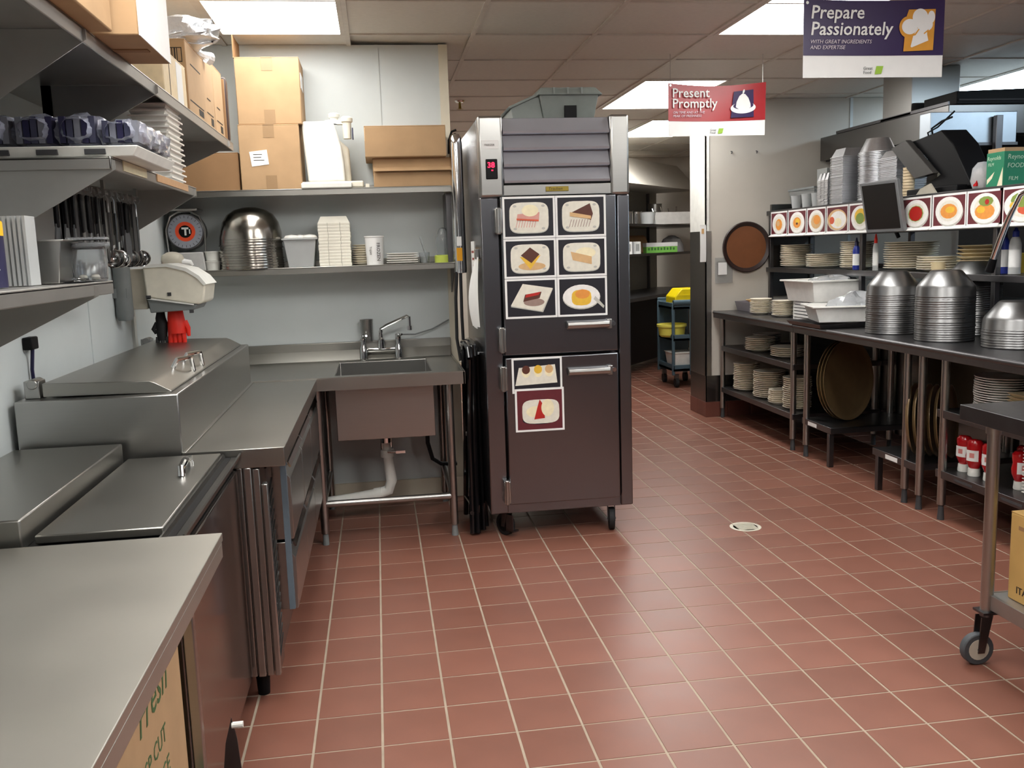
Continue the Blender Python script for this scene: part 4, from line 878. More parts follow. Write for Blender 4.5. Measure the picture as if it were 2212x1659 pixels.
MB().poly([(.125, yb, .10), (.255, yb, .105), (.262, yb, .265), (.145, yb, .262), (.135, yb, .235)] ).poly([(x, yb+.0004, z) for x, z in ell(.145, .195, .04, .042, 22)]).build('emblem_field', GOLD, b, True, smooth=False)
m_ = MB()
for q_, (x, z, a_, b_) in enumerate(((.150, .196, .034, .030), (.195, .232, .034, .034), (.243, .234, .016, .024), (.215, .205, .035, .028))): m_.poly([(u, yb-.0008-.0003*q_, v) for u, v in ell(x, z, a_, b_, 24)])
m_.poly([(.155, yb-.0021, .118), (.165, yb-.0021, .16), (.19, yb-.0021, .20), (.225, yb-.0021, .20), (.226, yb-.0021, .165), (.232, yb-.0021, .142), (.16, yb-.0021, .115)])
m_.build('chef_hat_emblem', WHITEP, b, True, smooth=False)
m_ = MB().poly([(.155, yb-.0024, .158), (.175, yb-.0024, .162), (.192, yb-.0024, .185), (.188, yb-.0024, .188), (.172, yb-.0024, .168), (.155, yb-.0024, .164)]).poly([(.212, yb-.0024, .166), (.232, yb-.0024, .180), (.231, yb-.0024, .186), (.211, yb-.0024, .171)])
m_.build('emblem_crease', GOLD, b, True, smooth=False)
b = banner('red hanging banner reading Present Promptly with a covered dish emblem', 2.135, 5.6, 2.110, .625, .318, .29, REDB,
    [('Present', .078, -.29, .232, .0), ('Promptly', .078, -.29, .170, .0)], [('ON TIME AND AT THE', .020, -.285, .135), ('PEAK OF FRESHNESS', .020, -.285, .114)], True, .014)
yb = -.013
MB().poly([(.085, yb, .105), (.235, yb, .11), (.232, yb, .275), (.105, yb, .262)]).build('emblem_field', PURPLE, b, True, smooth=False)
m_ = MB().m(0).poly([(u, yb-.001, v) for u, v in ell(.165, .165, .082, .034, 30, rot=.06)])
m_.m(1).poly([(u, yb-.0014, v) for u, v in ell(.166, .178, .066, .022, 30, rot=.06)])
m_.m(0).poly([(u, yb-.0018, v) for u, v in [(.117, .168), (.122, .20), (.14, .235), (.160, .250), (.178, .247), (.198, .225), (.212, .19), (.214, .168), (.19, .155), (.14, .155)]])
m_.poly([(u, yb-.0018, v) for u, v in ell(.168, .262, .006, .014, 12, rot=-.3)])
m_.build('covered_dish_emblem', [WHITEP, PURPLE], b, True, smooth=False)

# ------------------------------------------------------------------ right: pick-up line tables
ZR = .895
LX = 2.815
def line_table(label, y0, y1, legs_y, shelves):
    t = thing('pass_table', label, 'table', (3.1, (y0+y1)/2, 0))
    MB().box(2.75, 3.50, y0, y1, ZR-.02, ZR).box(2.745, 2.757, y0, y1, ZR-.055, ZR+.002).cyl((2.752, y0, ZR-.012), (2.752, y1, ZR-.012), .014, n=12).box(2.75, 3.5, y0, y0+.008, ZR-.05, ZR).build('table_top', STEELG, t, bevel=.002)
    for y in legs_y:
        for x in (LX, 3.42):
            l = MB().cyl((x, y, .08), (x, y, ZR-.02), .021, n=16).build('leg', STEEL, t)
            MB().cyl((x, y, 0), (x, y, .082), .018, .013, n=12).build('foot', DARKWALL, l)
    for (a, b_, z) in shelves:
        MB().box(LX-.015, 3.45, a, b_, z-.006, z).box(LX-.016, LX-.010, a, b_, z-.04, z+.001).box(LX-.015, 3.45, a, a+.006, z-.038, z).box(LX-.015, 3.45, b_-.006, b_, z-.038, z).build('under_shelf', STEELG, t, bevel=.002)
    MB().box(3.452, 3.46, y0, y1, .12, ZR-.02).build('back_panel', STEELD, t, smooth=False)
    return t
t1 = line_table('stainless table by the column with plates stacked on two undershelves', 5.80, 7.28, (7.25, 5.93), ((5.90, 7.26, .605), (5.90, 7.26, .258)))
t2 = line_table('long stainless table of metal plate covers, nearer than the table by the column', 3.0, 5.795, (5.728, 4.548, 4.411, 4.215, 3.1), ((3.05, 4.25, .575), (3.05, 4.25, .262), (5.36, 5.76, .262), (4.42, 4.86, .245)))
for y in (5.40, 4.82):
    l = MB().box(LX-.012, LX+.022, y-.015, y+.015, 0, .22).build('short_leg', STEELG, t2, bevel=.003)
for y, z in ((5.55, .228), (4.60, .211)): MB().box(LX-.0175, LX-.0155, y, y+.12, z, z+.024).build('shelf_label', WHITEP, t2, smooth=False)
for y in (3.95, 3.60): MB().box(LX-.0175, LX-.0155, y, y+.14, .235, .247).build('shelf_label', DARKWALL, t2, smooth=False)

# overshelf
osf = thing('overshelf', 'two tier stainless overshelf above the right tables, edged with menu photos', 'shelf', (3.4, 5.2, ZR))
for z in (1.236, 1.695):
    MB().box(3.205, 3.62, 3.3, 7.28, z-.007, z).box(3.203, 3.211, 3.3, 7.28, z-.035, z+.001).box(3.61, 3.62, 3.3, 7.28, z-.035, z+.03).build('shelf_board', STEELG, osf, bevel=.002)
MB().box(3.208, 3.60, 3.3, 7.28, 1.480, 1.488).build('shelf_board', STEELG, osf, smooth=False)
for y in (7.255, 5.80, 4.445, 3.4):
    for x in (3.235, 3.585): MB().box(x-.016, x+.016, y-.016, y+.016, ZR, 1.69).build('post', STEELG, osf, bevel=.003)
MB().box(3.24, 3.62, 7.26, 7.292, 1.0, 1.75).build('wall_plate', STEELD, osf, smooth=False)
# menu photos hung along the overshelf edge
dish = lambda food, extra=[]: [('rim', ell(.02, -.06, .40, .42, 28)), ('white', ell(0, -.01, .40, .42, 28)), ('plate', ell(0, -.01, .29, .31, 24))] + food + extra
menus = [
 (7.02, .305, 'orange pasta bowl, first at the wall end', dish([('orange', ell(0, -.05, .20, .24, 12)), ('tan', ell(-.05, .0, .1, .12, 10))])),
 (6.70, .305, 'golden noodle plate, second from the wall end', dish([('orange', ell(0, -.02, .22, .22, 12)), ('yellow', ell(.03, .04, .12, .1, 10)), ('choc', ell(.0, -.06, .06, .05, 8))])),
 (6.39, .290, 'plate heaped with tan noodles, third from the wall end', dish([('tan', ell(0, -.04, .27, .27, 14)), ('orange', ell(.04, .03, .18, .18, 12))])),
 (6.08, .305, 'pink edged plate with white sauce, fourth from the wall end', [('rim', ell(0, -.05, .45, .38)), ('tan', ell(0, -.02, .44, .38)), ('white', ell(.04, -.03, .37, .32)), ('salmon', ell(-.24, -.04, .12, .14, 10)), ('cream', ell(.05, -.12, .16, .16, 12))]),
 (5.765, .305, 'green and yellow salad plate, fifth from the wall end', dish([('yellow', ell(0, .05, .25, .26, 14)), ('green', ell(-.02, -.04, .18, .2, 12))])),
 (5.455, .30, 'pale noodle plate just left of the black monitor', dish([('tan', ell(0, -.04, .22, .25, 12)), ('cream', ell(.04, .04, .12, .1, 10))])),
 (5.13, .31, 'dark red sauced plate just right of the black monitor', dish([('green', ell(0, -.02, .25, .25, 12)), ('red', ell(0, -.02, .22, .23, 12))])),
 (4.81, .31, 'plate of orange pasta between two other photos right of the monitor', dish([('orange', ell(0, -.02, .25, .22, 14)), ('yellow', ell(.04, .02, .14, .1, 10))])),
 (4.50, .30, 'plate of breaded food with green salad at the right of its row', dish([('orange', ell(0, -.1, .27, .22, 14)), ('green', ell(.03, .18, .2, .14, 10)), ('red', ell(.06, .16, .06, .08, 8)), ('yellow', ell(-.1, -.05, .12, .1, 8))])),
 (4.205, .36, 'salmon and greens plate at the right edge of the picture', dish([('salmon', ell(.08, -.12, .2, .14, 12)), ('green', ell(-.02, .14, .24, .2, 12)), ('yellow', ell(-.2, .0, .08, .1, 8))])),
]
for yc, wd, lab, lay in menus:
    z0, z1 = 1.495, 1.683
    c = photo_card('menu_photo', 'menu photo of ' + lab, 'menu photos on the overshelf', (3.196, yc, (z0+z1)/2), wd, z1-z0, -PI/2, 'maroon', lay, border=.012)
    MB().prism([(-.002, -.094), (-.022, -.104), (-.024, -.100), (-.004, -.088)], 'x', -wd/2, wd/2).build('curled_edge', WHITEP, c, True, smooth=False)
    MB().box(wd/2-.006, wd/2, -.004, -.001, -.092, .094).build('sleeve_edge', WHITEP, c, True, smooth=False)

# plates on the lower tier
Za = 1.2365
plates(pmesh(.125, .022, PLATE), 12, 3.35, 7.03, Za, .0145, 'lower overshelf, first stack from the wall', 'plates in the first stack of the lower overshelf')
plates(pmesh(.135, .022, PLATE), 7, 3.36, 6.58, Za, .0145, 'lower overshelf, second stack from the wall', 'plates in the second stack of the lower overshelf')
plates(pmesh(.12, .022, PLATE), 13, 3.35, 6.07, Za, .0145, 'lower overshelf, narrow stack behind the blue bottle', 'plates in the third stack of the lower overshelf')
plates(pmesh(.165, .024, PLATE), 12, 3.40, 5.50, Za, .0145, 'wide stack below the black monitor', 'plates in the wide stack below the monitor')
plates(pmesh(.13, .022, PLATE), 6, 3.36, 5.13, Za, .0145, 'short stack right of the wide overshelf stack', 'plates in the short stack right of the wide stack')
plates(pmesh(.145, .03, PLATEM), 7, 3.42, 4.80, Za, .021, 'stack behind the metal plate covers', 'sand bowls behind the plate covers', 'bowl')
def squirt(label, x, y, z, bm1, cap, h_=.17, r=.028):
    t = thing('squeeze_bottle', label, 'bottle', (x, y, z))
    MB().lathe([(.0, 0), (r, .003), (r, h_*.6), (r*.8, h_*.7), (r*.5, h_*.76), (.0, h_*.76)], (0,0,0), 18).build('body', bm1, t, True)
    MB().lathe([(r*.55, h_*.74), (r*.55, h_*.86), (.008, h_*.9), (.004, h_), (.0, h_)], (0,0,0), 14).build('cap', cap, t, True)
    MB().lathe([(r*1.01, h_*.15), (r*1.01, h_*.5)], (0,0,0), 18).build('label_band', WHITEP, t, True)
squirt('blue and clear spray bottle left of the monitor on the lower overshelf', 3.245, 5.90, Za, BLUE, NAVY, .22, .024)
squirt('white bottle with a red cap under the monitor', 3.225, 5.62, Za, FROST, RED, .24, .018)
squirt('blue capped bottle near the chrome spray tap at the right edge', 3.30, 4.39, Za, FROST, BLUE, .26, .03)
squirt('dark blue spray bottle left of the blue capped bottle, right edge', 3.31, 4.49, Za, BLUE, NAVY, .26, .026)
squirt('pale blue bottle standing behind the sand bowls', 3.48, 4.72, Za, mat('pale_blue_plastic', rgb(170, 200, 225), .3), WHITE, .24, .02)
t = thing('spray_tap', 'chrome curved spray tap rising in front of the last menu photo at the right edge', 'tap', (3.05, 3.9, ZR))
MB().tube([(3.08, 3.93, 1.63), (3.06, 3.98, 1.655), (3.05, 4.037, 1.632), (3.05, 4.111, 1.527), (3.05, 4.165, 1.43), (3.05, 4.215, 1.325)], [.010, .011, .012, .014, .017, .017], 12).build('tap_neck', CHROME, t)
MB().cyl((3.05, 4.213, 1.33), (3.05, 4.24, 1.265), .018, .022, n=14).build('nozzle', BLACK, t)
MB().tube([(3.08, 3.93, 1.63), (3.11, 3.86, 1.55), (3.14, 3.82, 1.3), (3.14, 3.82, ZR+.004)], .012, 10).lathe([(.0, 0), (.035, 0), (.02, .02), (.0, .025)], (3.14, 3.82, ZR+.001), 16).build('tap_riser', CHROME, t)

# upper tier: foil pans, cups, monitors, boxes
Zb = 1.6955
def nested(me, n, x, y, pitch, where, group, kind='foil_pan', cat='pan', z=Zb):
    for k in range(n):
        o = tag(place(me, kind), level(k, n, 'foil pan', where), cat, group)
        o.location = (x+random.uniform(-.002, .002), y+random.uniform(-.002, .002), z+k*pitch); o.rotation_euler = (0, 0, random.uniform(-.02, .02))
def ribbed_pan(a, b_, h_):
    m = MB().box(-a-.006, a+.006, -b_-.006, b_+.006, 0, .004)
    return m.frus((-a, a, -b_, b_), (-a*.72, a*.72, -b_*.78, b_*.78), .004, h_).mesh('foil_pan', FOIL)
lp = MB().box(-.056, .056, -.026, .026, 0, .004).frus((-.052, .052, -.023, .023), (-.036, .036, -.013, .013), .004, .055).mesh('foil_pan', FOIL)
for s_ in range(3): nested(lp, 20, 3.32, 6.50-s_*.054, .0095, ['first', 'second', 'third'][s_] + ' small stack right of the overshelf cups', 'small foil pans in stack %s right of the cups' % ['one', 'two', 'three'][s_])
nested(ribbed_pan(.10, .085, .06), 32, 3.36, 6.22, .0105, 'tall square stack on the overshelf', 'square foil pans of the tall stack')
rp = MB().lathe([(.125, 0), (.125, .004), (.118, .006), (.075, .095), (.0, .095)], (0,0,0), 26).mesh('foil_pan', FOIL)
nested(rp, 31, 3.40, 5.93, .0108, 'tall round stack behind the black monitor', 'round foil pans of the highest stack')
nested(ribbed_pan(.10, .10, .05), 26, 3.42, 5.66, .0105, 'stack behind the right edge of the monitor', 'foil pans behind the right edge of the monitor')
cpm = MB().lathe([(.030, 0), (.040, .10), (.042, .10), (.042, .104), (.0, .104)], (0,0,0), 18).mesh('plastic_cup', FROST)
for k, (x, y, lab) in enumerate(((3.30, 6.94, 'frosted cup at the wall end of the upper overshelf'), (3.30, 6.60, 'white cup just left of the small foil stacks, upper overshelf'), (3.28, 6.72, 'second frosted cup from the wall, upper overshelf'))):
    o = tag(place(cpm, 'plastic_cup'), lab, 'cup', 'cups on the upper overshelf'); o.location = (x, y, Zb)
t = thing('clear_bin', 'clear plastic bin with dark rim holding cups at the wall end of the upper overshelf', 'bin', (3.44, 6.9, Zb))
MB().tray((-.10, .10, -.19, .19), (-.12, .12, -.22, .22), 0, .15, .004).build('bin', CLEAR, t, True)
MB().box(-.125, .125, -.225, -.21, .145, .16).box(-.125, .125, .21, .225, .145, .16).box(-.125, -.11, -.21, .21, .145, .16).box(.11, .125, -.21, .21, .145, .16).build('rim', GREYP, t, True)
t = thing('cup_dispenser', 'grey box shaped dispenser standing at the back left of the upper overshelf', 'dispenser', (3.52, 6.82, Zb))
MB().box(-.07, .07, -.08, .08, 0, .30).box(-.075, -.07, -.06, .06, .05, .26).build('body', flat('pale_grey_box', 150, 152, 150), t, True, bevel=.006)
def monitor(label, c, wdt, hgt, rx, ry, rz, arm):
    t = thing('monitor', label, 'monitor', c)
    M_ = Matrix.Rotation(rz, 4, 'Z') @ Matrix.Rotation(rx, 4, 'X') @ Matrix.Rotation(ry, 4, 'Y')
    MB().tr(M_).box(-wdt/2, wdt/2, 0, .03, -hgt/2, hgt/2).frus((-wdt*.3, wdt*.3, .03, .05), (-wdt*.3, wdt*.3, .03, .05), -hgt*.3, hgt*.3).build('housing', mat('monitor_grey', rgb(112, 114, 116), .45), t, True, bevel=.004)
    MB().tr(M_).box(-wdt/2+.02, wdt/2-.02, -.002, .004, -hgt/2+.022, hgt/2-.018).build('screen', SCREEN, t, True, smooth=False)
    MB().tube(arm, .012, 10).build('mount_arm', BLACK, t, True)
    return t
monitor('black screened monitor with grey bezel tilted in front of the menu photos', (3.10, 5.355, 1.638), .345, .315, R(11), R(0), R(-82), [(.04, .02, 0), (.10, .04, -.1), (.14, .06, -.15), (.16, .06, -.19)])
bmn = thing('terminal', 'large black terminal tilted back above the menu photos, left of the green box', 'terminal', (3.36, 5.10, Zb))
MB().prism([(5.585, 2.010), (5.42, 2.045), (5.12, 1.818), (5.31, 1.800)], 'x', 3.29, 3.33).build('tilted_screen', mat('terminal_grey', rgb(66, 64, 62), .4), bmn, bevel=.004)
MB().prism([(5.42, 2.035), (5.18, 2.06), (5.123, 2.068), (5.006, 1.975), (4.823, 1.726), (5.02, 1.70), (5.34, 1.735), (5.12, 1.81)], 'x', 3.335, 3.50).build('housing', BLACK, bmn, bevel=.006)
MB().box(3.27, 3.52, 4.86, 5.36, Zb, Zb+.04).build('base', BLACK, bmn, bevel=.006)
MB().tube([(3.4, 5.30, 2.03), (3.4, 5.32, 2.10), (3.4, 5.22, 2.13), (3.4, 5.12, 2.14)], .006, 8).tube([(3.42, 5.36, 2.02), (3.4, 5.36, 2.08), (3.4, 5.26, 2.10), (3.4, 5.1, 2.17)], .005, 8).build('cables', BLACK, bmn)
o = tag(MB().prism([(5.0, Zb+.052), (5.20, Zb+.052), (5.16, Zb+.085), (5.06, Zb+.11)], 'x', 3.235, 3.245).build('crumpled_paper', flat('dull_paper', 170, 164, 150)), 'crumpled paper slip lying below the black terminal', 'paper')
o.location.z = -.05
t = thing('cup_stack', 'cream paper cup stack between the foil pans and the black terminal', 'cup stack', (3.32, 5.42, Zb))
for k in range(10): MB().lathe([(.034, 0), (.036, .014), (.038, .016), (.0, .0165)], (0, 0, k*.0185), 18).build('cup', mat('cream_cup', rgb(226, 206, 172), .6), t, True)
t = thing('tall_cup', 'beige cup showing above the black terminal', 'cup', (3.52, 5.36, Zb))
MB().lathe([(.04, 0), (.04, .33), (.034, .34), (.03, .37), (.0, .375)], (0,0,0), 18).build('cup', BEIGEP, t, True)
gb = thing('film_box', 'green printed carton with cream stripes at the right edge of the upper overshelf', 'box', (3.46, 4.58, Zb))
MB().box(-.16, .17, -.07, .07, 0, .185).build('body', GREENB, gb, True, bevel=.003)
CRM = flat('cream_print', 222, 212, 184)
MB().poly([(-.1606, -.065, .0), (-.1606, -.02, .0), (-.1606, -.065, .105)]).poly([(-.1606, .02, .05), (-.1606, .06, .02), (-.1606, .06, .045), (-.1606, .0, .085)]).build('cream_stripe', CRM, gb, True, smooth=False)
MB().box(-.155, .165, -.066, .066, .184, .205).build('cream_flap', CARD, gb, True, smooth=False)
GL = flat('pale_green_print', 176, 206, 180)
def on_mx(par, body, size, y, z, m, x, sh=0.0):  # reads along -Y on a -X face
    return text_mesh(body, size, m, par, 'lettering', Matrix.Translation((x, y, z)) @ Matrix.Rotation(-PI/2, 4, 'Z') @ XZ, sh)
on_mx(gb, 'Reynolds', .030, .063, .145, GL, -.1612, .15); on_mx(gb, 'FILM', .024, .055, .115, GL, -.1612, .1)
text_mesh('Reynolds', .036, GL, gb, 'lettering', tm(-.14, -.0712, .145), .15)
text_mesh('FOODSERVICE', .034, GL, gb, 'lettering', tm(-.14, -.0712, .10), .15)
text_mesh('FILM', .028, GL, gb, 'lettering', tm(-.13, -.0712, .035), .1)
t = thing('wrapped_bundle', 'pale wrapped bundle left of the green carton on the upper overshelf', 'bundle', (3.36, 4.76, Zb))
MB().lathe([(.0, 0), (.05, .005), (.065, .05), (.055, .12), (.03, .15), (.0, .155)], (0,0,0), 18, 1, 1.0).build('wrapper', CLEARW, t, True)
MB().lathe([(.0, .01), (.04, .012), (.05, .05), (.04, .10), (.0, .12)], (0,0,0), 14).build('contents', flat('dull_beige', 176, 156, 140), t, True)
MB().box(-.058, -.05, -.03, .0, .02, .05).build('red_mark', REDK, t, True)
t = thing('food_box', 'pale food box seen through the gap between menu photos, on the middle overshelf', 'box', (3.42, 4.75, 1.4885))
MB().box(-.06, .06, -.14, .08, 0, .08).build('body', flat('pale_food_box', 206, 176, 140), t, True, bevel=.003)
MB().box(-.0612, -.0595, -.03, .02, .02, .06).build('dark_print', INK, t, True, smooth=False)
t = thing('food_tub', 'yellow tub on the lower overshelf below the menu photo gap', 'tub', (3.50, 4.62, Za))
MB().lathe([(.0, 0), (.06, 0), (.075, .10), (.078, .105), (.0, .108)], (0,0,0), 20).build('tub', mat('mustard_plastic', rgb(190, 165, 60), .4), t, True)

# table top: cream bowls, white bins, plate covers
Zc = ZR+.0025
t = thing('grey_rack', 'low grey plastic rack of bowls at the wall end of the right table', 'rack', (3.10, 7.08, Zc))
MB().tray((-.17, .25, -.14, .14), (-.19, .27, -.15, .15), 0, .075, .006).build('rack', flat('rack_grey', 128, 122, 128), t, True)
plates(pmesh(.10, .03, mat('tan_china', rgb(206, 170, 120), .3, rand=.05)), 2, 3.05, 7.08, Zc+.006, .055, 'pair in the grey rack', 'tan bowls in the grey rack', 'bowl')
plates(pmesh(.085, .02, PLATE), 9, 2.92, 6.72, Zc, .0125, 'left stack beside the white bins', 'cream bowls left of the white bins', 'bowl')
plates(pmesh(.085, .02, PLATE), 9, 2.955, 6.40, Zc, .0125, 'right stack touching the white bins', 'cream bowls touching the white bins', 'bowl')
WB = mat('white_bin_plastic', rgb(232, 230, 226), .35)
def bin_(label, x, y, z, a, b_, h_, rz, bag=True):
    t = thing('plastic_bin', label, 'bin', (x, y, z), rz, 'white bins on the right table')
    MB().tray((-a*.86, a*.86, -b_*.88, b_*.88), (-a, a, -b_, b_), 0, h_, .006).build('body', WB, t, True, bevel=.006)
    MB().box(-a-.018, a+.018, -b_-.018, -b_+.002, h_-.012, h_).box(-a-.018, a+.018, b_-.002, b_+.018, h_-.012, h_).box(-a-.018, -a+.002, -b_, b_, h_-.012, h_).box(a-.002, a+.018, -b_, b_, h_-.012, h_).build('rim', WB, t, True, bevel=.004)
    return t
rt = thing('slatted_crate', 'white slatted crate under the upper white bin on the right table', 'crate', (3.13, 6.02, Zc))
MB().box(-.20, .16, -.16, .16, .0, .012).build('base', WB, rt, True)
for k in range(5): MB().box(-.20, .16, -.165, -.158, .02+k*.022, .035+k*.022).box(-.205, -.198, -.16, .16, .02+k*.022, .035+k*.022).build('slat', WB, rt, True)
for x in (-.20, .155):
    for y in (-.162, .155): MB().box(x-.004, x+.006, y-.004, y+.006, 0, .128).build('corner_post', WB, rt, True)
bin_('upper white plastic bin with a clear bag, behind the lower white bin', 3.10, 6.06, Zc+.129, .21, .20, .15, R(4))
b2_ = bin_('lower white plastic bin with clear bag heaped in it, front of the right table', 3.02, 5.62, Zc+.026, .23, .17, .105, R(-14))
def bagfn(cx, cy, cz, a, b_, h_, ph):
    def f(u, v):
        t_ = u*2*PI; r_ = math.sin(min(1, v)*PI*.5)
        wob = 1+.14*math.sin(5*t_+ph)+.10*math.sin(9*t_+7*v+ph)
        return (cx+math.cos(t_)*a*r_*wob, cy+math.sin(t_)*b_*r_*wob, cz+h_*(1-v**2)*(1+.25*math.sin(3*t_+ph+5*v)))
    return f
t = thing('plastic_bag', 'clear plastic bag bulging over the lower white bin on the right table', 'bag', (3.05, 5.62, Zc+.1))
MB().grid(bagfn(3.08, 5.60, Zc+.112, .17, .125, .085, 1.0), 26, 12).build('film', CLEARW, t)
t = thing('plastic_bag', 'clear plastic bag draped over the upper white bin on the right table', 'bag', (3.15, 6.0, Zc+.27))
MB().grid(bagfn(3.15, 6.04, Zc+.272, .15, .14, .03, 2.2), 26, 12).build('film', CLEARW, t)
gtr = thing('sheet_pan', 'dull grey sheet pan under the lower white bin, overhanging the table edge', 'pan', (2.95, 5.6, Zc))
MB().tray((-.22, .28, -.22, .22), (-.235, .295, -.235, .235), .0, .025, .003).build('pan', STEELG, gtr, True)
# spun aluminium plate covers
cv = MB().lathe([(.1490, 0), (.1500, .004), (.1480, .008), (.1450, .05), (.138, .064), (.080, .134), (.070, .140), (.0, .141)], (0,0,0), 36).mesh('plate_cover', ALUM)
def covers(n, x, y, where, group, pitch=.0122):
    for k in range(n):
        o = tag(place(cv, 'plate_cover'), level(k, n, 'metal plate cover', where), 'plate cover', group)
        o.location = (x+random.uniform(-.0015, .0015), y+random.uniform(-.0015, .0015), Zc+k*pitch); o.rotation_euler = (0, 0, random.uniform(0, 6))
covers(19, 2.985, 5.00, 'leftmost stack, right of the white bins', 'plate covers of the leftmost stack')
covers(20, 3.00, 4.52, 'second stack from the white bins', 'plate covers of the front middle stack')
covers(23, 3.32, 4.75, 'tallest stack, at the back', 'plate covers of the tallest back stack')
covers(8, 3.10, 4.10, 'low stack at the right edge', 'plate covers of the low right stack')
t = thing('small_tub', 'small cream cup standing behind the two front stacks of plate covers', 'cup', (3.30, 5.05, Za))
MB().lathe([(.0, 0), (.04, 0), (.046, .06), (.0, .062)], (0,0,0), 18).build('cup', PLATEM, t, True)

# undershelf plates
Zm, Zl = .6055, .2585
plates(pmesh(.11, .022, PLATEW), 7, 3.10, 7.02, Zm, .0145, 'rear stack by the wall, middle undershelf', 'plates in the rear stack of the middle undershelf')
plates(pmesh(.115, .022, PLATE), 7, 2.93, 6.76, Zm, .0145, 'front stack by the wall, middle undershelf', 'plates in the front stack of the middle undershelf')
plates(pmesh(.13, .022, PLATE), 5, 2.955, 6.31, Zm, .0145, 'low stack near the second leg, middle undershelf', 'plates in the low stack of the middle undershelf')
plates(pmesh(.105, .022, PLATE), 15, 2.93, 7.02, Zl, .0145, 'bottom undershelf, tall stack nearest the column', 'plates in the tall stack nearest the column')
plates(pmesh(.12, .022, PLATE), 14, 2.945, 6.62, Zl, .0145, 'bottom undershelf, second tall stack from the column', 'plates in the tall second stack from the column')
plates(pmesh(.08, .022, PLATE), 7, 2.90, 6.34, Zl, .0145, 'bottom undershelf, short narrow stack', 'plates in the short narrow stack of the bottom undershelf')
plates(pmesh(.10, .022, PLATE), 15, 2.925, 6.10, Zl, .0150, 'bottom undershelf, stack touching the bronze trays', 'plates in the tall stack touching the bronze trays')
def big_trays(n, x, y, z, dx, dy, r, lean, yaw_, lab, group):
    me = MB().lathe([(.0, 0), (r*.90, 0), (r*.94, .006), (r, .016), (r, .020), (r*.985, .020), (r*.93, .010), (r*.88, .005), (.0, .005)], (0,0,0), 44).mesh('serving_tray', TRAYB)
    for k in range(n):
        o = tag(place(me, 'serving_tray'), ('foremost' if k == 0 else ordn[k] + ' from the front') + ' bronze round serving tray ' + lab, 'tray', group)
        o.matrix_world = Matrix.Translation((x+dx*k, y+dy*k, z+r*math.cos(lean)+.002)) @ Matrix.Rotation(R(yaw_), 4, 'Z') @ Matrix.Rotation(PI/2-lean, 4, 'X')
big_trays(3, 3.03, 5.60, Zl+.004, -.011, .022, .265, R(4), 26, 'on edge under the white bins', 'bronze trays under the white bins')
big_trays(6, 3.04, 4.52, .2455, -.026, .024, .20, R(4), 46, 'on edge under the plate covers', 'bronze trays under the plate covers')
plates(pmesh(.135, .02, PLATEW), 15, 3.02, 4.05, .5755, .0118, 'tall stack under the table beside bronze trays', 'white plates beside the bronze trays')
tm_ = MB().tray((-.13, .13, -.20, .20), (-.15, .15, -.22, .22), 0, .02, .003).mesh('food_tray', PLATEM)
for k in range(8):
    o = tag(place(tm_, 'food_tray'), level(k, 8, 'sand coloured tray', 'pile under the right table'), 'tray', 'sand coloured trays under the right table')
    o.location = (3.05+random.uniform(-.004, .004), 3.65+random.uniform(-.004, .004), .5755+k*.0165)
def ketchup(label, x, y, rz):
    t = thing('ketchup_bottle', label, 'bottle', (x, y, .2625), rz, 'red upside-down sauce bottles')
    MB().lathe([(.0, 0), (.028, 0), (.030, .005), (.027, .038), (.0, .040)], (0,0,0), 20).build('cap', WHITE, t, True)
    MB().lathe([(.020, .036), (.028, .045), (.040, .075), (.042, .10), (.036, .125), (.040, .15), (.040, .168), (.028, .182), (.0, .186)], (0,0,0), 24, 1, .78).build('body', REDK, t, True)
    MB().grid(lambda u, v: (.0425*math.sin((u-.5)*1.5), -.0425*.78*math.cos((u-.5)*1.5)-.0006, .078+.055*v), 6, 2).build('front_label', WHITEP, t, True)
    MB().grid(lambda u, v: (.0427*math.sin((u-.5)*.55), -.0427*.78*math.cos((u-.5)*.55)-.001, .095+.024*v), 4, 2).build('label_print', flat('label_red', 206, 130, 126), t, True)
    return t
for k, (x, y, rz, lab) in enumerate(((2.90, 4.165, -1.2, 'red sauce bottle with white cap, leftmost of the row beside the short table leg'), (2.89, 4.07, -1.0, 'red sauce bottle, second from the left under the right table'), (2.90, 3.965, -1.1, 'red sauce bottle, third from the left, beside the rolling cart leg'),
                                    (2.93, 3.79, -.2, 'red sauce bottle turned sideways, right of the rolling cart leg'), (3.02, 3.88, -1.2, 'red sauce bottle partly hidden behind the rolling cart leg'))):
    ketchup(lab, x, y, rz)
cwm = MB().frus((-.07, .07, -.07, .07), (-.078, .078, -.078, .078), 0, .012).frus((-.082, .082, -.082, .082), (-.082, .082, -.082, .082), .010, .014).mesh('white_container', PLATEW)
for k in range(16):
    o = tag(place(cwm, 'white_container'), level(k, 16, 'white lidded container', 'right of the red bottles'), 'container', 'white containers right of the red bottles')
    o.location = (2.96, 3.63, .2625+k*.0158)

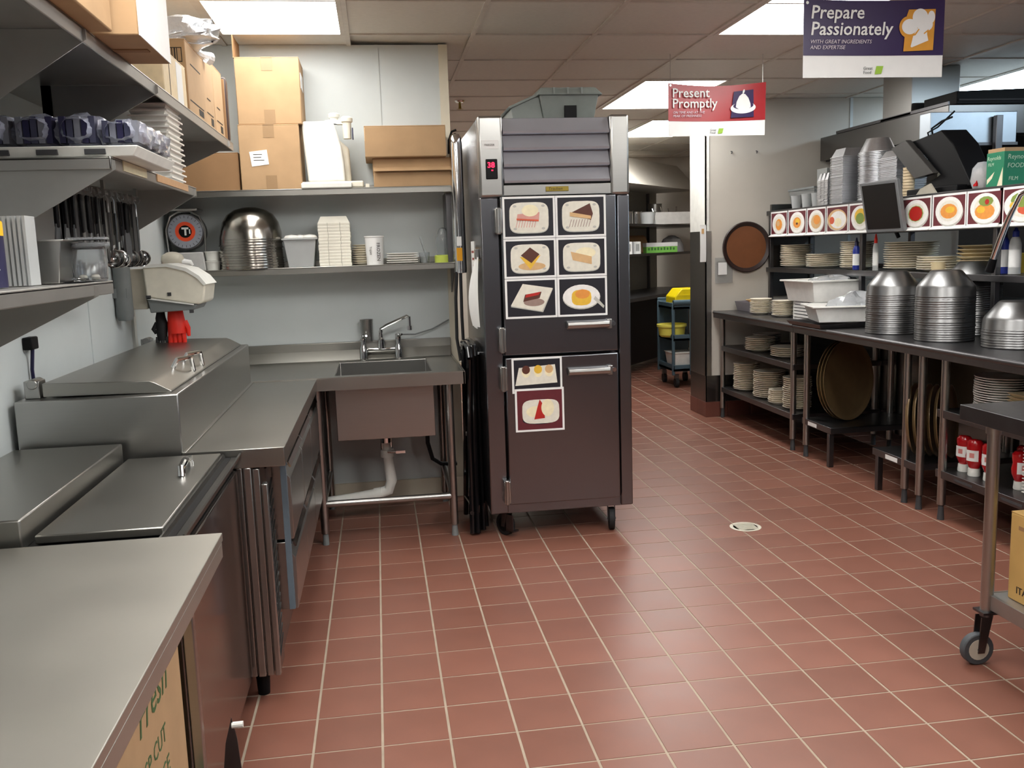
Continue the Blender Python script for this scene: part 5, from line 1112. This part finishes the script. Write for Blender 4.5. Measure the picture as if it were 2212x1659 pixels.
# ------------------------------------------------------------------ rolling cart at the right edge
rc = thing('rolling_cart', 'stainless rolling work cart on casters, cut off at the lower right edge', 'cart', (2.3, 2.2, 0))
MB().box(1.95, 2.62, 1.45, 2.83, .862, .878).box(1.948, 1.956, 1.45, 2.832, .825, .878).box(1.95, 2.62, 2.824, 2.832, .825, .878).box(1.95, 2.62, 1.45, 1.458, .825, .878).build('table_top', STEELG, rc, bevel=.002)
for x in (1.985, 2.58):
    for y in (2.70, 1.52):
        MB().cyl((x, y, .185), (x, y, .865), .0205, n=18).cyl((x, y, .80), (x, y, .865), .026, n=18).build('leg', STEEL, rc)
        caster(rc, x, y, .055, .19, R(88), wheel=BEIGEP, tyre=flat('grey_rubber', 74, 78, 82, .6), brake=False, w=.028, off=.03)
MB().box(1.99, 2.60, 1.50, 2.71, .238, .246).box(1.985, 1.993, 1.50, 2.71, .195, .248).box(1.99, 2.60, 2.704, 2.712, .195, .248).build('lower_shelf', SHELFS, rc, bevel=.002)
kb = carton('cardboard_box', 'yellow-brown carton printed Italian on the rolling cart shelf at the right edge', 2.03, 2.40, 2.28, 2.66, .2465, .545, CARDY, tape=False)
on_mx(kb, 'Classic', .055, .10, .085, INK, -.1862, .25); on_mx(kb, 'ITALIAN', .034, .15, .03, INK, -.1862)
MB().box(-.1862, -.1848, -.19, .15, .245, .258).build('printed_band', CARDD, kb, True, smooth=False)
carton('cardboard_box', 'orange-brown small carton stacked on the yellow-brown carton of the rolling cart', 2.06, 2.36, 2.25, 2.50, .546, .62, CARD, tape=False)

# ------------------------------------------------------------------ on the end wall
o = thing('round_tray', 'round cork tray with a dark rim leaning on the beige wall right of the column', 'tray', (3.03, 7.29, 1.41))
MB().lathe([(.0, 0), (.172, 0), (.172, .010), (.0, .010)], (0,0,0), 44).build('cork_surface', BROWN, o, True).matrix_local = Matrix.Rotation(PI/2, 4, 'X')
MB().lathe([(.170, 0), (.204, .004), (.208, .020), (.200, .026), (.172, .012), (.170, 0)], (0,0,0), 44).build('rim', BROWND, o, True).matrix_local = Matrix.Rotation(PI/2, 4, 'X')
o = thing('sign_sleeve', 'clear plastic document sleeve on the beige wall below the round tray', 'sleeve', (2.85, 7.29, 1.2))
MB().box(2.765, 2.915, 7.288, 7.292, 1.12, 1.33).build('sleeve', CLEAR, o, smooth=False)
MB().box(2.79, 2.865, 7.2865, 7.2878, 1.19, 1.29).build('paper', WHITEP, o, smooth=False)
o = thing('posted_note', 'narrow white paper strip taped to the column edge', 'paper', (2.66, 7.29, 1.43))
MB().grid(lambda u, v: (2.632+.052*u, 7.283-.004*math.sin(v*3), 1.60-.30*v), 3, 8).build('sheet', WHITEP, o)
MB().box(2.645, 2.665, 7.277, 7.279, 1.53, 1.57).build('printed_mark', flat('tan_print', 200, 160, 110), o, smooth=False)
for k, x in enumerate((2.905, 3.12)): tag(MB().tube([(x, 7.300, 2.185), (x, 7.28, 2.18), (x-.006, 7.275, 2.165)], .005, 8).build('wall_hook', STEELG), ['left', 'right'][k] + ' small bare hook on the beige wall above the round tray', 'hook')

# ------------------------------------------------------------------ exhaust hood, duct and cook line on the right
hd = thing('exhaust_hood', 'long stainless exhaust hood above the cook line, behind the overshelf', 'hood', (4.3, 6.0, 2.1))
MB().prism([(3.66, 2.09), (5.2, 2.09), (5.2, 2.275), (3.66, 2.275)], 'y', 5.55, 7.27).build('canopy', STEELD, hd, bevel=.004)
MB().box(3.655, 3.665, 5.55, 7.0, 2.275, 2.295).build('top_flange', STEELG, hd, smooth=False)
MB().box(3.70, 5.15, 5.6, 7.25, 2.082, 2.095).build('filter_bank', DARKWALL, hd, smooth=False)
dh = thing('dark_soffit', 'dark soffit box added on top of the exhaust hood at the upper right edge', 'soffit', (4.4, 5.75, 2.276))
MB().prism([(3.72, 2.278), (5.2, 2.278), (5.2, 2.40), (4.6, 2.385), (3.72, 2.36)], 'y', 5.56, 5.92).build('housing', BLACK, dh, bevel=.004)  # added dark box in place of the dark soffit area above the hood
MB().box(3.73, 5.19, 5.552, 5.56, 2.30, 2.31).build('seam', DARKWALL, dh, smooth=False)
du = thing('exhaust_duct', 'square stainless duct rising from the hood to the ceiling under the purple banner', 'duct', (3.85, 6.2, 2.28))
MB().box(3.665, 4.02, 5.98, 6.34, 2.276, 2.60).build('duct', STEEL, du, bevel=.003)
MB().box(3.655, 4.03, 5.97, 6.35, 2.276, 2.29).build('flange', STEELG, du, smooth=False)
sp_ = thing('steel_cabinet', 'bright stainless wall cabinet at the upper right, behind the black terminal', 'cabinet', (3.66, 5.4, 2.0))
MB().box(3.459, 4.052, 5.43, 5.545, 2.018, 2.213).build('body', mat('pale_steel', rgb(176, 184, 192), .38, 1.0, .03), sp_, bevel=.004)
MB().box(3.453, 4.058, 5.422, 5.435, 2.006, 2.024).build('bottom_lip', STEELG, sp_, smooth=False)
MB().box(3.88, 3.925, 5.385, 5.42, 1.80, 2.185).build('front_post', STEELG, sp_, bevel=.003)
MB().tube([(3.90, 5.39, 1.91), (3.92, 5.1, 1.93), (3.94, 4.7, 1.95)], .012, 10).build('front_rail', STEELG, sp_)
ck_ = thing('cook_line', 'dark stainless cook line counter seen through the overshelf gaps', 'range', (4.4, 5.6, 0))
MB().box(4.0, 4.9, 3.4, 7.2, .10, .93).build('body', STEELD, ck_, bevel=.004)
MB().box(4.0, 4.9, 3.4, 7.2, .93, .96).build('griddle_top', DARKWALL, ck_, bevel=.003)
MB().box(4.88, 4.93, 3.4, 7.2, .96, 2.08).build('back_guard', DARKWALL, ck_, smooth=False)
for y in (3.6, 5.2, 6.8):
    MB().box(3.985, 4.0, y-.35, y+.35, .25, .85).build('oven_door', STEELD, ck_, bevel=.003)
    for x in (4.1, 4.8): MB().cyl((x, y, 0), (x, y, .101), .03, n=12).build('leg', BLACK, ck_)

# ------------------------------------------------------------------ far room: shelving run, cart
A = R(51)    # run of the dish line, rotated in plan
dl_ = thing('dish_line', 'far stainless counter with two shelves and steel back, in the back room beyond the column', 'counter', (2.62, 9.35, 0), A)
MB().box(-.8, 2.6, .0, .75, .86, .90).build('counter_top', STEELG, dl_, True, bevel=.004)
MB().box(-.8, 2.6, .74, .78, .10, 2.12).build('back_panel', flat('grey_back_panel', 150, 150, 142), dl_, True, smooth=False)
MB().box(-.8, 2.6, .30, .72, .10, .86).build('dark_infill', BLACK, dl_, True, smooth=False)  # solid black block filling the dark space beneath the counter top
for z in (1.36, 1.69): MB().box(-.8, 2.6, .15, .74, z-.03, z).build('shelf_board', STEELD, dl_, True, bevel=.003)
for x in (-.7, .75, 2.2): MB().box(x, x+.03, .68, .72, .9, 2.1).build('post', STEELG, dl_, True, bevel=.003)
MB().prism([(.15, 2.12), (.75, 2.12), (.75, 2.45), (.45, 2.45)], 'x', -.8, 2.6).build('hood_skirt', WALLB, dl_, True, smooth=False)
def at_line(u, v, z): 
    return Vector((2.62+u*math.cos(A)-v*math.sin(A), 9.35+u*math.sin(A)+v*math.cos(A), z))
pot = MB().lathe([(.0, 0), (.075, 0), (.075, .15), (.08, .155), (.07, .155), (.068, .01), (.0, .01)], (0,0,0), 20).mesh('steel_pot', CHROME)
for k, u in enumerate((.55, .95, 1.22)):
    o = tag(place(pot, 'steel_pot'), ['first', 'second', 'third'][k] + ' shiny steel pot from the left on the top far shelf', 'pot', 'steel pots on the far shelf'); o.location = at_line(u, .45, 1.6905)
o = tag(place(MB().lathe([(.0, 0), (.07, 0), (.09, .13), (.095, .135), (.0, .136)], (0,0,0), 20).mesh('white_tub', FROST), 'white_tub'), 'pale translucent tub in front of the far steel pots', 'tub'); o.location = at_line(.98, .2, 1.6905)
o = tag(place(MB().lathe([(.0, 0), (.085, 0), (.085, .26), (.09, .265), (.0, .266)], (0,0,0), 22).mesh('stock_pot', STEEL), 'stock_pot'), 'tall steel canister behind the white bin on the top far shelf', 'pot'); o.location = at_line(1.95, .5, 1.6905)
t = thing('white_bin', 'white plastic bin full of utensils jutting off the top far shelf', 'bin', at_line(1.62, .2, 1.6905), R(12))
MB().tray((-.25, .30, -.14, .14), (-.27, .34, -.16, .16), .0, .14, .006).build('bin', WB, t, True, bevel=.004)
for k in range(4): MB().tube([(-.16+k*.09, -.02, .02), (-.20+k*.11, .03, .19+.02*(k % 2))], .008, 8).build('utensil_handle', CHROME, t, True)
cn = MB().lathe([(.0, 0), (.05, 0), (.05, .13), (.044, .135), (.0, .136)], (0,0,0), 18).mesh('canister', WHITEP)
for k, u in enumerate((.52, .76)):
    o = tag(place(cn, 'canister'), ['left', 'right'][k] + ' white printed canister of the pair on the lower far shelf', 'canister', 'white canisters on the far shelf'); o.location = at_line(u, .25, 1.3605)
    MB().box(-.02, .02, -.0515, -.0495, .03, .11).build('label', flat('grey_print', 150, 152, 150), o, True)
t = thing('paper_bag', 'brown paper bag lying on the lower far shelf', 'bag', at_line(1.3, .5, 1.3605), R(10))
MB().frus((-.17, .17, -.11, .11), (-.12, .12, -.06, .06), 0, .21).build('bag', CARDD, t, True, bevel=.03, seg=3)
t = thing('printed_box', 'lime and white printed carton on the lower far shelf', 'box', at_line(1.42, .24, 1.3605), R(8))
MB().box(-.20, .20, -.08, .08, 0, .075).build('body', LIMEBOX, t, True, bevel=.003)
MB().box(-.202, .202, -.082, .082, .07, .118).build('white_top', WHITEP, t, True, bevel=.003)
m_ = MB()
for k in range(9): m_.box(-.18+k*.04, -.157+k*.04, -.0815, -.0795, .03, .058+.006*(k % 2))
m_.build('lettering_blocks', flat('dark_green_print', 70, 120, 60), t, True, smooth=False)
t = thing('clear_dome', 'clear plastic dome lid at the right end of the lower far shelf', 'lid', at_line(2.05, .32, 1.3605), A)
MB().lathe([(.15, 0), (.145, .08), (.11, .16), (.04, .2), (.0, .205)], (0,0,0), 22).build('dome', CLEARW, t, True)
cx_, cy_ = 3.08, 9.15
uc = thing('utility_cart', 'slate blue plastic utility cart in the back room beside the column', 'cart', (cx_, cy_, 0))
for z in (.17, .48, .80):
    MB().box(-.15, .17, -.26, .26, z, z+.03).box(-.15, .17, -.26, -.245, z, z+.065).box(-.15, .17, .245, .26, z, z+.065).box(-.15, -.135, -.26, .26, z, z+.065).build('shelf', BLUEG, uc, True, bevel=.004)
MB().box(.02, .19, -.275, -.255, .13, .90).build('end_panel', BLUEG, uc, True, bevel=.008)
for x in (.05, .10, .15): MB().box(x-.006, x+.006, -.282, -.272, .16, .86).build('panel_rib', BLUEG, uc, True)
MB().box(-.15, .19, .255, .275, .13, .90).build('end_panel', BLUEG, uc, True, bevel=.008)
for y in (-.255, .23): MB().box(-.16, -.13, y, y+.025, .13, .87).build('corner_post', BLUEG, uc, True, bevel=.006)
MB().cyl((-.15, -.26, .87), (.17, -.26, .87), .028, n=14).build('push_handle', BLUEG, uc, True)
for x in (-.10, .13):
    for y in (-.2, .2):
        w_ = MB().cyl((x-.016, y, .05), (x+.016, y, .05), .05, n=18).build('wheel', RUBBER, uc, True)
        MB().box(x-.02, x+.02, y-.02, y+.02, .09, .135).build('caster_fork', STEELG, uc, True)
t = thing('yellow_bin', 'bright yellow plastic bin on top of the slate blue cart', 'bin', (cx_+.02, cy_-.05, .833))
MB().prism([(-.13, .0), (.13, .0), (.13, .17), (-.06, .17), (-.13, .09)], 'y', -.15, .15).build('bin', YELLOW, t, True, bevel=.008)
MB().box(-.10, .10, -.155, -.149, .05, .06).box(-.10, .10, -.155, -.149, .10, .11).build('rib', YELLOW, t, True)
t = thing('yellow_bowl', 'pale yellow bowl jutting from the middle shelf of the slate blue cart', 'bowl', (cx_-.10, cy_-.06, .512))
MB().lathe([(.0, 0), (.11, 0), (.13, .02), (.14, .10), (.155, .105), (.155, .13), (.145, .132), (.13, .03), (.0, .012)], (0,0,0), 28).build('bowl', YELLOWP, t, True)
t = thing('white_tub', 'white plastic tub on the bottom shelf of the slate blue cart', 'tub', (cx_-.03, cy_-.08, .202))
MB().tray((-.09, .10, -.11, .11), (-.11, .12, -.13, .13), 0, .15, .006).box(-.118, .128, -.138, .138, .146, .156).build('tub', WB, t, True, bevel=.004)
tag(MB().tube([(1.86, 8.6, .012), (2.1, 8.62, .012), (2.12, 8.62, .012)], .022, 10).build('floor_pipe', STEELG), 'short grey metal tube lying on the floor right of the refrigerator', 'pipe').location.z = .012
